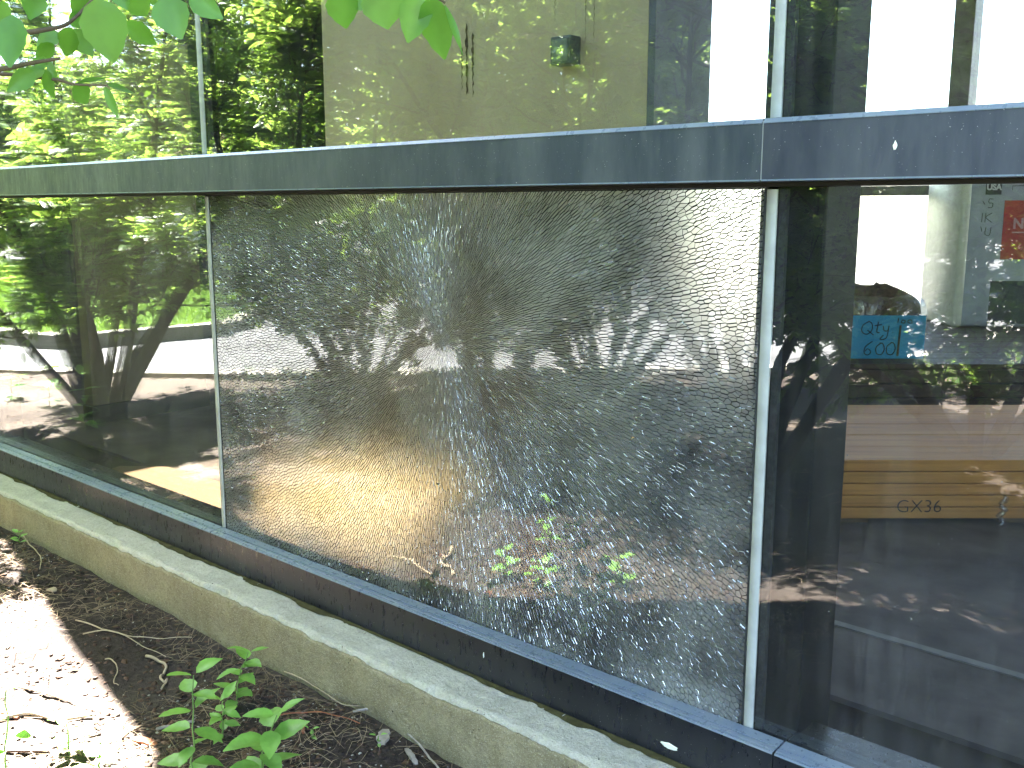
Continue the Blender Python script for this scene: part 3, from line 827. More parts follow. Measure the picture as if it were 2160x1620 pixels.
MB().box((pxx(2082), -.006, pz(684)), (pxx(2200), -.002, pz(592)), .001).build('dark_label', simple('dark_label', (.05, .055, .06), .35, .5, .3, 12), pack)
mk = [[(0, .05), (.012, .03)], [(.055, .062), (.035, .062), (.034, .040), (.055, .036), (.05, .012), (.03, .012)],
      [(.004, -.02), (.002, -.075)], [(.022, -.02), (.02, -.075)], [(.055, -.02), (.024, -.045), (.056, -.075)],
      [(.028, -.105), (.026, -.145), (.05, -.15), (.056, -.105)], [(0, -.10), (.008, -.13)]]
strokes('marker_note', mk, M_ink_faint, pack, Vector((pxx(2052), -.002, pz(442))), Vector((1.1, 0, 0)), Vector((0, 0, 1)), Vector((0, 0, 0)), .0022)
MB().tube([(pxx(2112), -.003, pz(402)), (pxx(2112), -.003, pz(393)), (pxx(2152), -.003, pz(392))], .002, 4).build('printed_line', M_ink_faint, pack)

# board and heap added to show sun patches on the floor by the glass
bd = tag(empty('pale_board', (-3.24, .315, ZF-.012), R(3)), 'pale board added as a sun patch on the floor behind the left pane', 'board')
MB().add([(-.42, -.10, 0), (.40, -.13, 0), (.40, .13, 0), (-.42, .13, 0), (-.46, .02, 0), (-.42, -.10, .03), (.40, -.13, .03), (.40, .13, .03), (-.30, .13, .03), (-.46, .02, .03)],
         [(4, 3, 2, 1, 0), (5, 6, 7, 8, 9), (0, 1, 6, 5), (1, 2, 7, 6), (2, 3, 8, 7), (3, 4, 9, 8), (4, 0, 5, 9)]).build('board', M_pale, bd)
hp = tag(empty('sun_patch_heap', (-2.46, .62, ZF)), 'crumpled cream heap added as a sun patch on the floor behind the crazed pane', 'paper')
nu, nv = 60, 34; vv, ff = [], []
for i in range(nu):
    for j in range(nv):
        u, w = i/(nu-1)*2-1, j/(nv-1)*2-1
        rr0 = math.hypot(u, w); e = max(0.0, 1-rr0**2.2*(1+.25*noise.noise(Vector((u*2, w*2, 3)))))
        z = .12*e**.7*(1+.35*noise.noise(Vector((u*2.2, w*2.2, 1))))+.05*abs(noise.noise(Vector((u*6, w*4, 5))))*min(1, e*4)
        k = 1/max(1.0, max(abs(u), abs(w))*1.0)
        vv.append((u*.60*(1-.18*w*w), w*.27*(1-.18*u*u), z+.001))
for i in range(nu-1):
    for j in range(nv-1): ff.append((i*nv+j, (i+1)*nv+j, (i+1)*nv+j+1, i*nv+j+1))
link('paper', mesh('paper', vv, ff), simple('sun_patch_cream', (.27, .22, .13), .9, .15, .25, 8, .3), hp)

# ------------------------------------------------------------------ plants
M_leaf = leaf_mat('shrub_leaf', (.030, .075, .010), (.065, .145, .018), (.30, .46, .07), .38, .50)
M_leaf_near = leaf_mat('young_leaf', (.07, .18, .028), (.11, .26, .04), (.30, .58, .08), .36, .45)
M_leaf_far = leaf_mat('tree_leaf', (.025, .06, .010), (.06, .125, .018), (.12, .22, .02), .5, .32)
M_seed = leaf_mat('seedling_leaf', (.17, .36, .065), (.24, .48, .095), (.26, .50, .09), .40, .30)
M_bark = simple('shrub_bark', (.055, .042, .033), .9, .2, .4, 25, .8)
M_twig = simple('twig_bark', (.10, .075, .05), .85, .2, .35, 40, .4)
M_stem = simple('green_stem', (.12, .20, .05), .6, .3, .2, 30)

def leaf_field(name, P, A, N, L, Wd, mat, parent):
    """many leaves in one mesh: P base, A axis, N upward normal, all (n,3)"""
    P, A, N = map(np.asarray, (P, A, N)); L = np.asarray(L)[:, None]; Wd = np.asarray(Wd)[:, None]
    A = A/np.linalg.norm(A, axis=1)[:, None]
    S = np.cross(A, N); S /= np.linalg.norm(S, axis=1)[:, None]+1e-9
    N = np.cross(S, A)
    n = len(P)
    def pt(a, s, u): return P + A*L*a + S*Wd*s + N*Wd*u
    v = np.stack([pt(0, 0, 0), pt(.30, .44, .14), pt(.34, 0, 0), pt(.30, -.44, .14), pt(.66, .38, .05), pt(.68, 0, -.06), pt(.66, -.38, .05), pt(1, 0, -.22)], 1).reshape(-1, 3)
    b = (np.arange(n)*8)[:, None]
    tri = np.concatenate([b+np.array(t) for t in ([0, 1, 2], [0, 2, 3], [5, 4, 7], [5, 7, 6])])
    quad = np.concatenate([b+np.array(t) for t in ([2, 1, 4, 5], [2, 5, 6, 3])])
    return link(name, fast_mesh(name, v, [tri, quad]), mat, parent)

def grow(start, d, length, n, bend, g, up=.0):
    pts = [np.array(start, float)]; d = np.array(d, float); d /= np.linalg.norm(d); st = length/n
    for i in range(n):
        d = d + g.normal(0, bend, 3) + np.array([0, 0, up]); d /= np.linalg.norm(d)
        pts.append(pts[-1]+d*st)
    return np.array(pts)
def perp_dir(d, g, spread):
    v = g.normal(0, 1, 3); v -= d*(v@d); v /= np.linalg.norm(v)
    w = d*math.cos(spread)+v*math.sin(spread); return w

def shrub(label, loc, n_stem, height, tilt, seed, per=9, leafL=.048, bare=.30, az=None, cat='shrub', group='shrubs along the planting bed'):
    g = np.random.default_rng(seed)
    root = tag(empty('burning_bush', (loc[0], loc[1], -.02)), label, cat, group)
    br = MB(); LP, LA, LN = [], [], []
    for s in range(n_stem):
        a = (s + g.uniform(-.35, .35))*2*math.pi/n_stem if az is None else az[s % len(az)]+g.uniform(-.2, .2)
        tl = g.uniform(*tilt)
        d = np.array([math.cos(a)*math.sin(tl), math.sin(a)*math.sin(tl), math.cos(tl)])
        start = np.array([math.cos(a)*.05, math.sin(a)*.05, 0])
        Ls = height*g.uniform(.8, 1.05)/math.cos(tl*.8)
        pts = grow(start, d, Ls, 12, .075, g, .025)
        r0 = g.uniform(.022, .036)*(1.35 if seed == 31 else 1)
        MB().tube(pts, np.linspace(r0, .004, 13), 8).build('stem', M_bark, root, True)
        nb = int(12+height*6)
        for b in range(nb):
            t = g.uniform(bare, 1.0); i = min(int(t*12), 11); p0 = pts[i]+(pts[i+1]-pts[i])*(t*12-i)
            dd = pts[i+1]-pts[i]; dd /= np.linalg.norm(dd)
            bd_ = perp_dir(dd, g, g.uniform(.5, 1.1)); bl = g.uniform(.30, .65)*(1.15-t*.5)*height/2.2
            bp_ = grow(p0, bd_, bl, 6, .13, g, .03)
            br.tube(bp_, np.linspace(.006, .002, 7), 5)
            for k in range(per):
                u = g.uniform(.15, 1); j = min(int(u*6), 5); q0 = bp_[j]+(bp_[j+1]-bp_[j])*(u*6-j)
                e = bp_[j+1]-bp_[j]; e /= np.linalg.norm(e)
                td = perp_dir(e, g, g.uniform(.4, 1.0)); tl_ = g.uniform(.08, .24)
                tp = grow(q0, td, tl_, 3, .12, g, .02)
                br.tube(tp, [.0022, .0018, .0014, .001], 3)
                m = int(tl_/.035)*2+2
                for w in range(m):
                    x = (w//2+.6)/(m/2+.2); jj = min(int(x*3), 2); pp = tp[jj]+(tp[jj+1]-tp[jj])*(x*3-jj)
                    ax = tp[jj+1]-tp[jj]; ax /= np.linalg.norm(ax)
                    sd_ = np.cross(ax, [0, 0, 1.0]); sd_ /= np.linalg.norm(sd_)+1e-6
                    la = ax*.55+sd_*(1 if w % 2 else -1)*.8+g.normal(0, .22, 3)+np.array([0, 0, -.12])
                    LP.append(pp); LA.append(la); LN.append(np.array([0, 0, 1.0])+g.normal(0, .38, 3))
    br.build('branches', M_twig, root)
    n = len(LP); L = leafL*g.uniform(.6, 1.25, n)
    leaf_field('crown', LP, LA, LN, L, L*g.uniform(.42, .56, n), M_leaf, root)
    return root, n
tot = 0
SH = [('vase-shaped green shrub with thick dark stems mirrored in the left pane', (-5.34, -1.02), 10, 2.25, (.18, .72), 31, 12, .24),
      ('green shrub behind the crazed pane reflection, nearest the kerb bend', (-4.75, -2.40), 9, 2.5, (.25, .85), 32, 14, .14),
      ('green shrub with a fan of thin stems mirrored low in the crazed pane', (-3.40, -3.10), 11, 2.7, (.14, .66), 33, 14, .22),
      ('low spreading shrub between the kerb-bend shrub and the fan-stemmed one', (-3.95, -2.75), 8, 2.1, (.25, .9), 36, 13, .12),
      ('low shrub further back than the dense one, mirrored over the blue tag', (-1.38, -3.35), 9, 2.2, (.2, .85), 37, 15, .06),
      ('dense dark shrub close behind the viewpoint, mirrored over the black post', (-1.95, -2.25), 9, 2.5, (.12, .55), 34, 15, .28),
      ('tall green shrub by the wall at the far left end', (-10.6, -.55), 7, 2.3, (.2, .6), 35, 8, .2)]
for lb_, lc, ns, h, tl, sd0, per, bare in SH:
    _, n = shrub(lb_, lc, ns, h, tl, sd0, per, .060, bare); tot += n
print('shrub leaves', tot)

# single leaf mesh with serrated rim, folded along the midrib
def leaf_mesh(name, L, Wd, g, fold=.18, droop=.15, n=9):
    v, f = [], []
    for i in range(n+1):
        t = i/n; w = Wd*.5*(math.sin(math.pi*min(1, t**.85))**.8)*(1-.25*t) if 0 < i < n else 0.0008
        w *= 1+(.05 if i % 2 else -.03)
        z = -droop*L*t*t; c = .012*L*math.sin(t*7+g.random()*2)
        v += [(t*L, -w, z+fold*w+c), (t*L, -w*.5, z+fold*w*.42), (t*L, 0, z), (t*L, w*.5, z+fold*w*.42), (t*L, w, z+fold*w-c)]
    for i in range(n):
        for k in range(4): f.append((i*5+k, (i+1)*5+k, (i+1)*5+k+1, i*5+k+1))
    me = mesh(name, v, f); me.shade_smooth(); return me
def place_leaf(parent, base, tip, normal, wid, g, mat, fold=.18, droop=.12, name='leaf'):
    base, tip = Vector(base), Vector(tip); ax = tip-base; L = ax.length; ax.normalize()
    nr = Vector(normal); s = nr.cross(ax).normalized(); nr = ax.cross(s)
    me = leaf_mesh(name, L, wid, g, fold, droop)
    o = link(name, me, mat, parent)
    M = Matrix(((ax.x, s.x, nr.x, base.x), (ax.y, s.y, nr.y, base.y), (ax.z, s.z, nr.z, base.z), (0, 0, 0, 1)))
    o.matrix_parent_inverse = Matrix.Translation(-Vector(parent.location)); o.matrix_basis = M
    return o

# the shrub whose branch hangs into the picture
g = random.Random(9)
near_shrub = tag(empty('burning_bush', (-.30, -2.05, -.02)), 'overhanging shrub branch with large pale green leaves at the upper left', 'shrub', 'shrubs along the planting bed')
LV = [((205, -4), (240, 133), 76, .80), ((345, -6), (382, 80), 62, .82), ((400, -8), (470, 40), 40, .84), ((26, 32), (20, 142), 50, .78), ((78, -14), (64, 34), 40, .80),
      ((150, 58), (138, 120), 36, .84), ((155, 62), (192, 114), 40, .86), ((262, 48), (331, 94), 34, .83), ((280, -8), (310, 34), 42, .85), ((112, 92), (76, 126), 26, .84),
      ((122, 68), (78, 96), 30, .85), ((72, 150), (16, 192), 32, .80), ((95, 148), (113, 206), 24, .82), ((92, 146), (46, 166), 24, .82), ((156, 176), (188, 220), 34, .83),
      ((160, 177), (233, 161), 19, .83), ((226, 180), (287, 194), 20, .84), ((222, 184), (247, 248), 16, .84), ((98, 140), (70, 124), 22, .82), ((60, 92), (18, 60), 26, .8),
      ((118, 168), (96, 120), 22, .84), ((48, 68), (-6, 100), 30, .80), ((146, 48), (190, 30), 26, .85), ((186, -10), (150, 34), 34, .83), ((14, 6), (-20, 50), 34, .8), ((420, -20), (440, 22), 34, .86), ((320, -24), (345, 10), 36, .85), ((246, -30), (268, 20), 34, .84),
      ((715, -24), (731, 62), 58, .86), ((800, -30), (818, 62), 78, .86), ((888, -14), (860, 90), 58, .86), ((906, -8), (938, 126), 62, .85), ((938, 10), (980, 112), 15, .85), ((745, -30), (760, 20), 50, .88), ((850, -30), (842, 30), 60, .89)]
for (bx, by), (tx, ty), w, D in LV:
    vd = ray((bx+tx)/2, (by+ty)/2)
    b0, t0 = at_dist(bx, by, D), at_dist(tx, ty, D+g.uniform(-.022, .022))
    side_v = Vector((g.uniform(-.5, .5), g.uniform(-.5, .5), g.uniform(.1, .6)))
    place_leaf(near_shrub, b0, t0, Vector(-vd)*(1.0 if w > 25 else .35)+side_v*.45, w/2087*D*1.22, g, M_leaf_near, g.uniform(.1, .28), g.uniform(.0, .12))
def wpath(px, D): return [tuple(at_dist(x, y, D)) for x, y in px]
def near_branch(pts, r0, r1):
    p = smooth_line(np.array(pts), 5)
    o = MB().tube(p, np.linspace(r0, r1, len(p)), 7).build('branch', M_twig, near_shrub, True)
    o.matrix_parent_inverse = Matrix.Translation(-Vector(near_shrub.location)); return o
near_branch(wpath([(-260, 60), (-120, 150), (0, 146), (60, 134), (128, 123)], .81), .0028, .0011)
near_branch(wpath([(-260, 60), (-60, 90), (48, 70), (100, 62), (146, 48), (200, -6)], .83), .0026, .0010)
near_branch(wpath([(-120, 150), (30, 158), (118, 168), (160, 178), (228, 180)], .83), .0017, .0007)
near_branch(wpath([(-260, -260), (60, -130), (200, -40), (330, -30), (420, -30)], .84), .0024, .0010)
near_branch(wpath([(420, -200), (640, -90), (780, -50), (890, -22), (940, 6)], .87), .0028, .0010)
top = at_dist(-260, 60, .82); top2 = at_dist(-260, -260, .84); top3 = at_dist(420, -200, .87)
near_branch([(-.30, -2.05, -.03), (-.42, -1.95, .5), (-.60, -1.72, .95), tuple(top)], .016, .004)
near_branch([(-.32, -2.04, -.03), (-.36, -1.9, .6), (-.50, -1.62, 1.1), tuple(top2)], .015, .004)
near_branch([(-.28, -2.03, -.03), (-.22, -1.9, .7), (-.25, -1.55, 1.5), (-.35, -1.2, 1.62), tuple(top3)], .015, .004)
# its crown above and behind the camera, spread and filled to cast shade
cg = np.random.default_rng(77)
n = 24000; th = cg.uniform(0, 6.283, n); ph = np.arccos(cg.uniform(-1, 1, n)); rr_ = cg.uniform(.12, 1, n)**.5
CP = np.stack([-2.75+2.45*rr_*np.sin(ph)*np.cos(th), -1.72+.80*rr_*np.sin(ph)*np.sin(th), 2.42+.62*rr_*np.cos(ph)], 1)
keep = (fbm(CP[:, 0]*1.0, CP[:, 1]+CP[:, 2], 2.6, 91, 2) > -.75) & ~((CP[:, 2] < 1.85) & (CP[:, 0] > -1.4))
CP = CP[keep]
m_ = 2000; th = cg.uniform(0, 6.283, m_); ph = np.arccos(cg.uniform(-1, 1, m_)); rr_ = cg.uniform(.1, 1, m_)**.5  # extra leaf lobe added to shade the hanging leaves
CP = np.concatenate([CP, np.stack([-1.25+.85*rr_*np.sin(ph)*np.cos(th), -1.02+.36*rr_*np.sin(ph)*np.sin(th), 2.36+.34*rr_*np.cos(ph)], 1)]); n = len(CP)
nb0 = np.array([-.30, -2.05, -.02])
o = leaf_field('crown', CP-nb0, cg.normal(0, 1, (n, 3))+[0, 0, -.3], cg.normal(0, .4, (n, 3))+[0, 0, 1], cg.uniform(.045, .07, n), cg.uniform(.022, .034, n), M_leaf, near_shrub)
lm = MB()
for k in range(70):
    e = CP[int(cg.integers(0, n))]; s0 = np.array([-.42+cg.uniform(-.15, .15), -1.95+cg.uniform(-.1, .1), cg.uniform(.8, 1.5)])
    md = s0*.5+e*.5+np.array([0, 0, .28]); lm.tube(smooth_line(np.array([s0-nb0, md-nb0, e-nb0]), 5), np.linspace(.009, .002, 11), 5)
lm.build('limbs', M_twig, near_shrub, True)

# seedlings
def seedling(label, x, y, h, seed, pairs=4, leaf=.055, lean=(0, 0)):
    g2 = random.Random(seed); gn = np.random.default_rng(seed)
    z = float(soil_h(x, y)[0])
    root = tag(empty('seedling', (x, y, z)), label, 'seedling', 'seedlings on the soil')
    p = [np.array([0, 0, -.01])]
    for i in range(7):
        t = (i+1)/7; p.append(np.array([lean[0]*t*t*h+g2.uniform(-.004, .004), lean[1]*t*t*h+g2.uniform(-.004, .004), h*t]))
    p = np.array(p)
    MB().tube(p, np.linspace(.0022, .0011, 8), 6).build('stem', M_stem, root, True)
    a0 = g2.uniform(0, 3)
    for k in range(pairs):
        t = .28+.72*k/(pairs-1) if pairs > 1 else 1.0
        q = p[min(int(t*7), 7)]
        sz = leaf*(1.0-.35*abs(t-.6))*g2.uniform(.8, 1.15)
        for s in (0, 1):
            a = a0+k*1.45+s*math.pi+g2.uniform(-.3, .3); el = g2.uniform(-.1, .45)+(.35 if k == pairs-1 else 0)
            d = Vector((math.cos(a)*math.cos(el), math.sin(a)*math.cos(el), math.sin(el)))
            b = Vector(q)+d*.006
            me = leaf_mesh('leaf', sz, sz*g2.uniform(.56, .72), g2, g2.uniform(.1, .3), g2.uniform(.1, .35))
            o = link('leaf', me, M_seed, root)
            up = Vector((g2.uniform(-.3, .3), g2.uniform(-.3, .3), 1)); sv = up.cross(d).normalized(); nn = d.cross(sv)
            o.matrix_basis = Matrix(((d.x, sv.x, nn.x, b.x), (d.y, sv.y, nn.y, b.y), (d.z, sv.z, nn.z, b.z), (0, 0, 0, 1)))
    return root
def gxy(px, py):
    q = on_z(px, py, 0); return q[0], q[1]
SD = [('tall pale green seedling with a long straight stem, nearest the camera', gxy(412, 1705), .245, 2, 7, .064, (.0, .06)),
      ('leafy seedling close to the plinth, behind the long-stemmed one', gxy(500, 1492), .135, 3, 7, .058, (.1, .2)),
      ('broad-leaved seedling at the lower edge, leaning towards the plinth', gxy(545, 1720), .20, 5, 7, .078, (.25, .10)),
      ('sunlit yellow green seedling on the bright soil', gxy(150, 1605), .085, 7, 4, .046, (0, 0)),
      ('low seedling clump at the bottom edge, on the sunlit soil', gxy(215, 1665), .065, 8, 4, .062, (0, 0)),
      ('tiny seedling under the shade, beside the long stem', gxy(470, 1560), .09, 11, 5, .046, (.1, 0)),
      ('small bright weed touching the plinth at the far left', gxy(42, 1152), .035, 12, 3, .030, (0, 0)),
      ('tiny clover-like sprout beside the plinth below the long grey twig', gxy(800, 1578), .018, 13, 2, .016, (0, 0)),
      ('small sprout with two leaves on the litter by the plinth', gxy(660, 1572), .022, 14, 2, .018, (0, 0)),
      ('thin upright seedling mirrored in the lower crazed pane', (-1.93, -.83), .22, 15, 5, .045, (.05, .05)),
      ('low two-pronged seedling mirrored in the crazed pane, right of the thin one', (-1.67, -.86), .09, 16, 3, .06, (0, 0)),
      ('leafy weed at the foot of the vase-shaped shrub', (-5.05, -.80), .30, 17, 6, .08, (0, 0)),
      ('bright weed left of the vase-shaped shrub', (-5.75, -.92), .22, 18, 5, .08, (0, 0)),
      ('bright weed patch further left of the vase-shaped shrub', (-6.1, -.85), .18, 19, 5, .08, (0, 0)),
      ('dull green weed by the kerb bend', (-5.35, -2.0), .22, 20, 5, .08, (0, 0)),
      ('dull green weed near the fan-stemmed shrub', (-3.9, -2.55), .22, 21, 5, .07, (0, 0)),
      ('weed between the fan-stemmed shrub and the wall', (-3.1, -2.3), .20, 22, 5, .07, (0, 0))]
for lb_, (x, y), h, sd0, pr, lf, ln_ in SD: seedling(lb_, x, y, h, sd0, pr, lf, ln_)

# ------------------------------------------------------------------ litter on the soil
M_needle = simple('dry_needles', (.20, .15, .10), .85, .2, .45, 3)
M_chip = simple('bark_chips', (.10, .062, .045), .9, .15, .6, 5, .4)
M_peb = simple('pebbles', (.34, .31, .27), .8, .25, .5, 4, .2)
M_pale_root = simple('pale_root', (.36, .29, .20), .85, .2, .2, 30, .3)
M_grey_bark = simple('grey_bark', (.27, .235, .21), .9, .2, .3, 30, .7)
M_red_chip = simple('red_chip', (.26, .10, .055), .85, .2, .3, 30, .5)
def scatter(n, seed, dens=None):
    g = np.random.default_rng(seed); out = []
    while sum(map(len, out)) < n:
        m = n; u = g.random(m)
        near_ = u < .55
        x = np.where(near_, g.uniform(-4.0, -1.0, m), g.uniform(-8, 2.5, m)); y = np.where(near_, g.uniform(-1.0, -.165, m), g.uniform(-5.5, -.165, m))
        d = fbm(x, y, 2.2, seed+3, 3) + np.where(y > -.3, .3, 0)
        ok = (side(x, y) > .1) & (d > g.uniform(-1.0, .9, m)); out.append(np.stack([x[ok], y[ok]], 1))
    return np.concatenate(out)[:n], g
P, g = scatter(6500, 51); n = len(P)      # dry needles and grass straws
a = g.uniform(0, 6.28, n); L = g.uniform(.015, .085, n)*np.where(P[:, 1] < -1.2, 1.5, 1); dx = np.cos(a)*L; dy = np.sin(a)*L; w = g.uniform(.0003, .0008, n)*np.where(P[:, 1] < -1.2, 2.0, 1)
z0 = soil_h(P[:, 0], P[:, 1])+.003; h1 = g.uniform(0, .014, n)
px_, py_ = -np.sin(a)*w, np.cos(a)*w; bow = g.normal(0, .12, n)
v = np.zeros((n, 7, 3))
for k, t in enumerate((0, .5)):
    ox = P[:, 0]+dx*t+px_/w*bow*L*(4*t*(1-t)); oy = P[:, 1]+dy*t+py_/w*bow*L*(4*t*(1-t)); oz = z0+h1*(4*t*(1-t))*.7+h1*t
    v[:, k*3+0] = np.stack([ox-px_, oy-py_, oz], 1); v[:, k*3+1] = np.stack([ox+px_, oy+py_, oz], 1); v[:, k*3+2] = np.stack([ox, oy, oz+w*1.4], 1)
v[:, 6] = np.stack([P[:, 0]+dx, P[:, 1]+dy, z0+h1], 1)
b = (np.arange(n)*7)[:, None]
quad = np.concatenate([b+np.array(t) for t in ([0, 3, 5, 2], [2, 5, 4, 1])]); tri = np.concatenate([b+np.array(t) for t in ([3, 6, 5], [5, 6, 4])])
def flat_soil(o): return tag(o, kind='stuff')
tag(link('dry_needles', fast_mesh('dry_needles', v.reshape(-1, 3), [tri, quad]), M_needle), 'loose dry needles and straws strewn over the dark soil', 'litter', None, 'stuff')
def chunks(name, n, seed, s0, s1, flat, mat, label):
    P, g = scatter(n, seed); 
    base = np.array([(1, 0, 0), (.3, .9, 0), (-.8, .6, 0), (-.9, -.5, 0), (.2, -1, 0), (.1, .1, 1), (-.1, 0, -.6)])
    fc = np.array([[0, 1, 5], [1, 2, 5], [2, 3, 5], [3, 4, 5], [4, 0, 5], [1, 0, 6], [2, 1, 6], [3, 2, 6], [4, 3, 6], [0, 4, 6]])
    n = len(P); s = g.uniform(s0, s1, n)**1.0*np.where(P[:, 1] < -1.2, 1.5, 1); a = g.uniform(0, 6.28, n); asp = g.uniform(.35, 1, n)
    v = base[None]*(1+g.uniform(-.25, .25, (n, 7, 1)))
    x = v[..., 0]*s[:, None]; y = v[..., 1]*(s*asp)[:, None]; z = v[..., 2]*(s*flat*g.uniform(.5, 1.2, n))[:, None]
    z = z + x*g.normal(0, .25, n)[:, None]
    X_ = x*np.cos(a)[:, None]-y*np.sin(a)[:, None]+P[:, :1]; Y_ = x*np.sin(a)[:, None]+y*np.cos(a)[:, None]+P[:, 1:]
    Z_ = z+(soil_h(P[:, 0], P[:, 1])+s*flat*.25)[:, None]
    f = np.concatenate([(np.arange(n)*7)[:, None]+t for t in fc])
    tag(link(name, fast_mesh(name, np.stack([X_, Y_, Z_], -1).reshape(-1, 3), [f]), mat), label, 'litter', None, 'stuff')
chunks('bark_chips', 7000, 61, .003, .012, .28, M_chip, 'small brown bark chips scattered over the soil')
chunks('gravel_grains', 2600, 62, .0015, .0048, .75, M_peb, 'pale grit and tiny stones lying on the soil')
chunks('soil_crumbs', 9000, 63, .002, .008, .7, M_soil, 'dark crumbs of earth on the planting bed')

def lay(px): return [np.array([*gxy(x, y), 0]) for x, y in px]
def twig(name, label, px, r0, r1, mat, lift=.006, cat='twig'):
    p = lay(px)
    for q in p: q[2] = float(soil_h(q[0], q[1])[0])+lift
    p = smooth_line(np.array(p), 5); p[:, 2] += .004*np.abs(np.sin(np.arange(len(p))*.6))
    c = p[len(p)//2].copy()
    o = MB().tube(p-c, np.linspace(r0, r1, len(p)), 7).build(name, mat, None, True); o.location = c
    return tag(o, label, cat, 'twigs and roots lying on the soil')
twig('root_piece', 'pale S-shaped root piece on the shaded soil', [(308, 1380), (335, 1390), (350, 1400), (345, 1412), (338, 1425), (345, 1435), (352, 1430), (340, 1450)], .0042, .0022, M_pale_root, .006, 'root')
twig('twig', 'thin hooked pale twig left of the S-shaped root', [(222, 1393), (240, 1400), (248, 1418), (240, 1440), (250, 1447)], .0018, .001, M_pale_root)
twig('twig', 'long straight pale stalk lying along the foot of the plinth', [(160, 1312), (215, 1330), (270, 1345), (330, 1350), (405, 1347)], .0022, .0012, M_pale_root)
twig('twig', 'second long stalk just below the plinth stalk', [(175, 1335), (240, 1340), (300, 1360), (350, 1383)], .0018, .001, M_pale_root)
twig('twig', 'grey-brown stick between the seedlings', [(330, 1545), (370, 1538), (410, 1528)], .0042, .003, M_grey_bark)
twig('twig', 'brown curved stick crossing below the seedlings', [(255, 1570), (290, 1545), (330, 1520), (380, 1505), (415, 1490)], .0034, .002, M_twig)
twig('twig', 'long pale grey twig leaning along the plinth at the bottom edge', [(745, 1520), (800, 1512), (815, 1530), (860, 1558), (900, 1600), (930, 1640)], .0032, .0022, M_grey_bark, .012)
twig('twig', 'thin pale runner beside the long grey twig', [(600, 1425), (660, 1458), (720, 1500), (790, 1508)], .0016, .001, M_pale_root, .01)
twig('twig', 'reddish needle-like stalk beneath the grey twig', [(560, 1525), (640, 1520), (700, 1530), (760, 1545)], .0018, .0012, M_red_chip, .008)
twig('twig', 'curling rootlet at the far left near the plinth', [(50, 1140), (62, 1160), (80, 1178), (88, 1195), (85, 1212)], .0022, .0012, M_pale_root, .012)
def root_at(label, pts, r0, r1):
    p = np.array([[x, y, float(soil_h(x, y)[0])+.008] for x, y in pts]); p = smooth_line(p, 5); c = p[len(p)//2].copy()
    o = MB().tube(p-c, np.linspace(r0, r1, len(p)), 7).build('root_piece', M_pale_root, None, True); o.location = c
    tag(o, label, 'root', 'twigs and roots lying on the soil')
root_at('crooked pale root mirrored low in the crazed pane', [(-2.30, -.78), (-2.26, -.72), (-2.24, -.66), (-2.16, -.63), (-2.10, -.58)], .007, .004)
root_at('thin pale root beside the crooked one in the mirror image', [(-2.45, -.62), (-2.32, -.60), (-2.22, -.57), (-2.15, -.56)], .004, .002)
def flake(label, px, L, Wd, mat, name='bark_piece', rz=0.0, tilt=.2):
    x, y = gxy(*px); z = float(soil_h(x, y)[0])+.004
    gg = random.Random(int(px[0])); n = 8; top_, bot = [], []
    for i in range(n):
        t = i/(n-1); w = Wd*.5*math.sin(math.pi*(.12+.76*t))**.6*(.75+.5*gg.random())
        top_ += [(L*(t-.5), -w, .004+.004*math.sin(t*3)), (L*(t-.5), w*.9, .003+.005*math.sin(t*3))]
    v = top_+[(a_, b_, c_-.005) for a_, b_, c_ in top_]; m = len(top_); f = []
    for i in range(n-1):
        q_ = (2*i, 2*i+2, 2*i+3, 2*i+1); f += [q_, tuple(m+k for k in q_[::-1]), (2*i, m+2*i, m+2*i+2, 2*i+2), (2*i+1, 2*i+3, m+2*i+3, m+2*i+1)]
    f += [(0, 1, m+1, m), (m-2, 2*m-2, 2*m-1, m-1)]
    o = link(name, mesh(name, v, f), mat); o.location = (x, y, z); o.rotation_euler = (tilt*.4, tilt*.6, rz)
    tag(o, label, 'bark', 'bark pieces on the soil')
flake('reddish brown bark chip below the seedlings', (305, 1572), .060, .020, M_red_chip, rz=.5)
flake('grey weathered bark flake with split end by the plinth twig', (810, 1568), .055, .026, M_grey_bark, rz=-.9)
flake('pale pinkish bark sliver below the grey flake', (868, 1598), .060, .014, M_grey_bark, rz=-.35)
flake('dark red wood splinter on the litter near the plinth', (640, 1552), .040, .009, M_red_chip, rz=-.6)
flake('round cream coloured pebble-like chip at the sunlit edge', (110, 1248), .030, .026, M_pale_root, rz=.3, tilt=.05)
flake('rust coloured chip on the bright sunlit soil', (22, 1512), .045, .016, M_red_chip, rz=.4)
flake('long dark bark strip at the bottom of the sunlit soil', (60, 1592), .12, .012, M_chip, rz=.9)

# white droppings and paint flakes on the metal
M_drop = simple('dropping', (.70, .70, .62), .8, .2, .1)
for (px, py, y, rx, rz_), lb_ in (((1888, 307, -.0507, .0030, .0070), 'small cream dropping on the bar over the right pane'), ((1040, 467-8, None, 0, 0), None), ((1410, 1573, -.0467, .020, .0055), 'white paint scuff low on the sill under the crazed pane'), ((1020, 1382, -.0467, .0016, .0075), 'thin white fleck on the sill front, middle of the crazed pane')):
    if lb_ is None: continue
    q_ = on_y(px, py, y); n = 12
    gg = random.Random(px); ring = [(rx*math.cos(i*6.283/n)*(.7+.6*gg.random()), rz_*math.sin(i*6.283/n)*(.7+.5*gg.random())) for i in range(n)]
    v = [(u, .0004, w) for u, w in ring]+[(u*.7, -.0008, w*.7) for u, w in ring]
    f = [(i, i+n, (i+1) % n+n, (i+1) % n) for i in range(n)]+[tuple(range(2*n-1, n-1, -1))[::-1]]
    o = link('dropping', mesh('dropping', v, f), M_drop); o.location = tuple(q_); tag(o, lb_, 'speck')

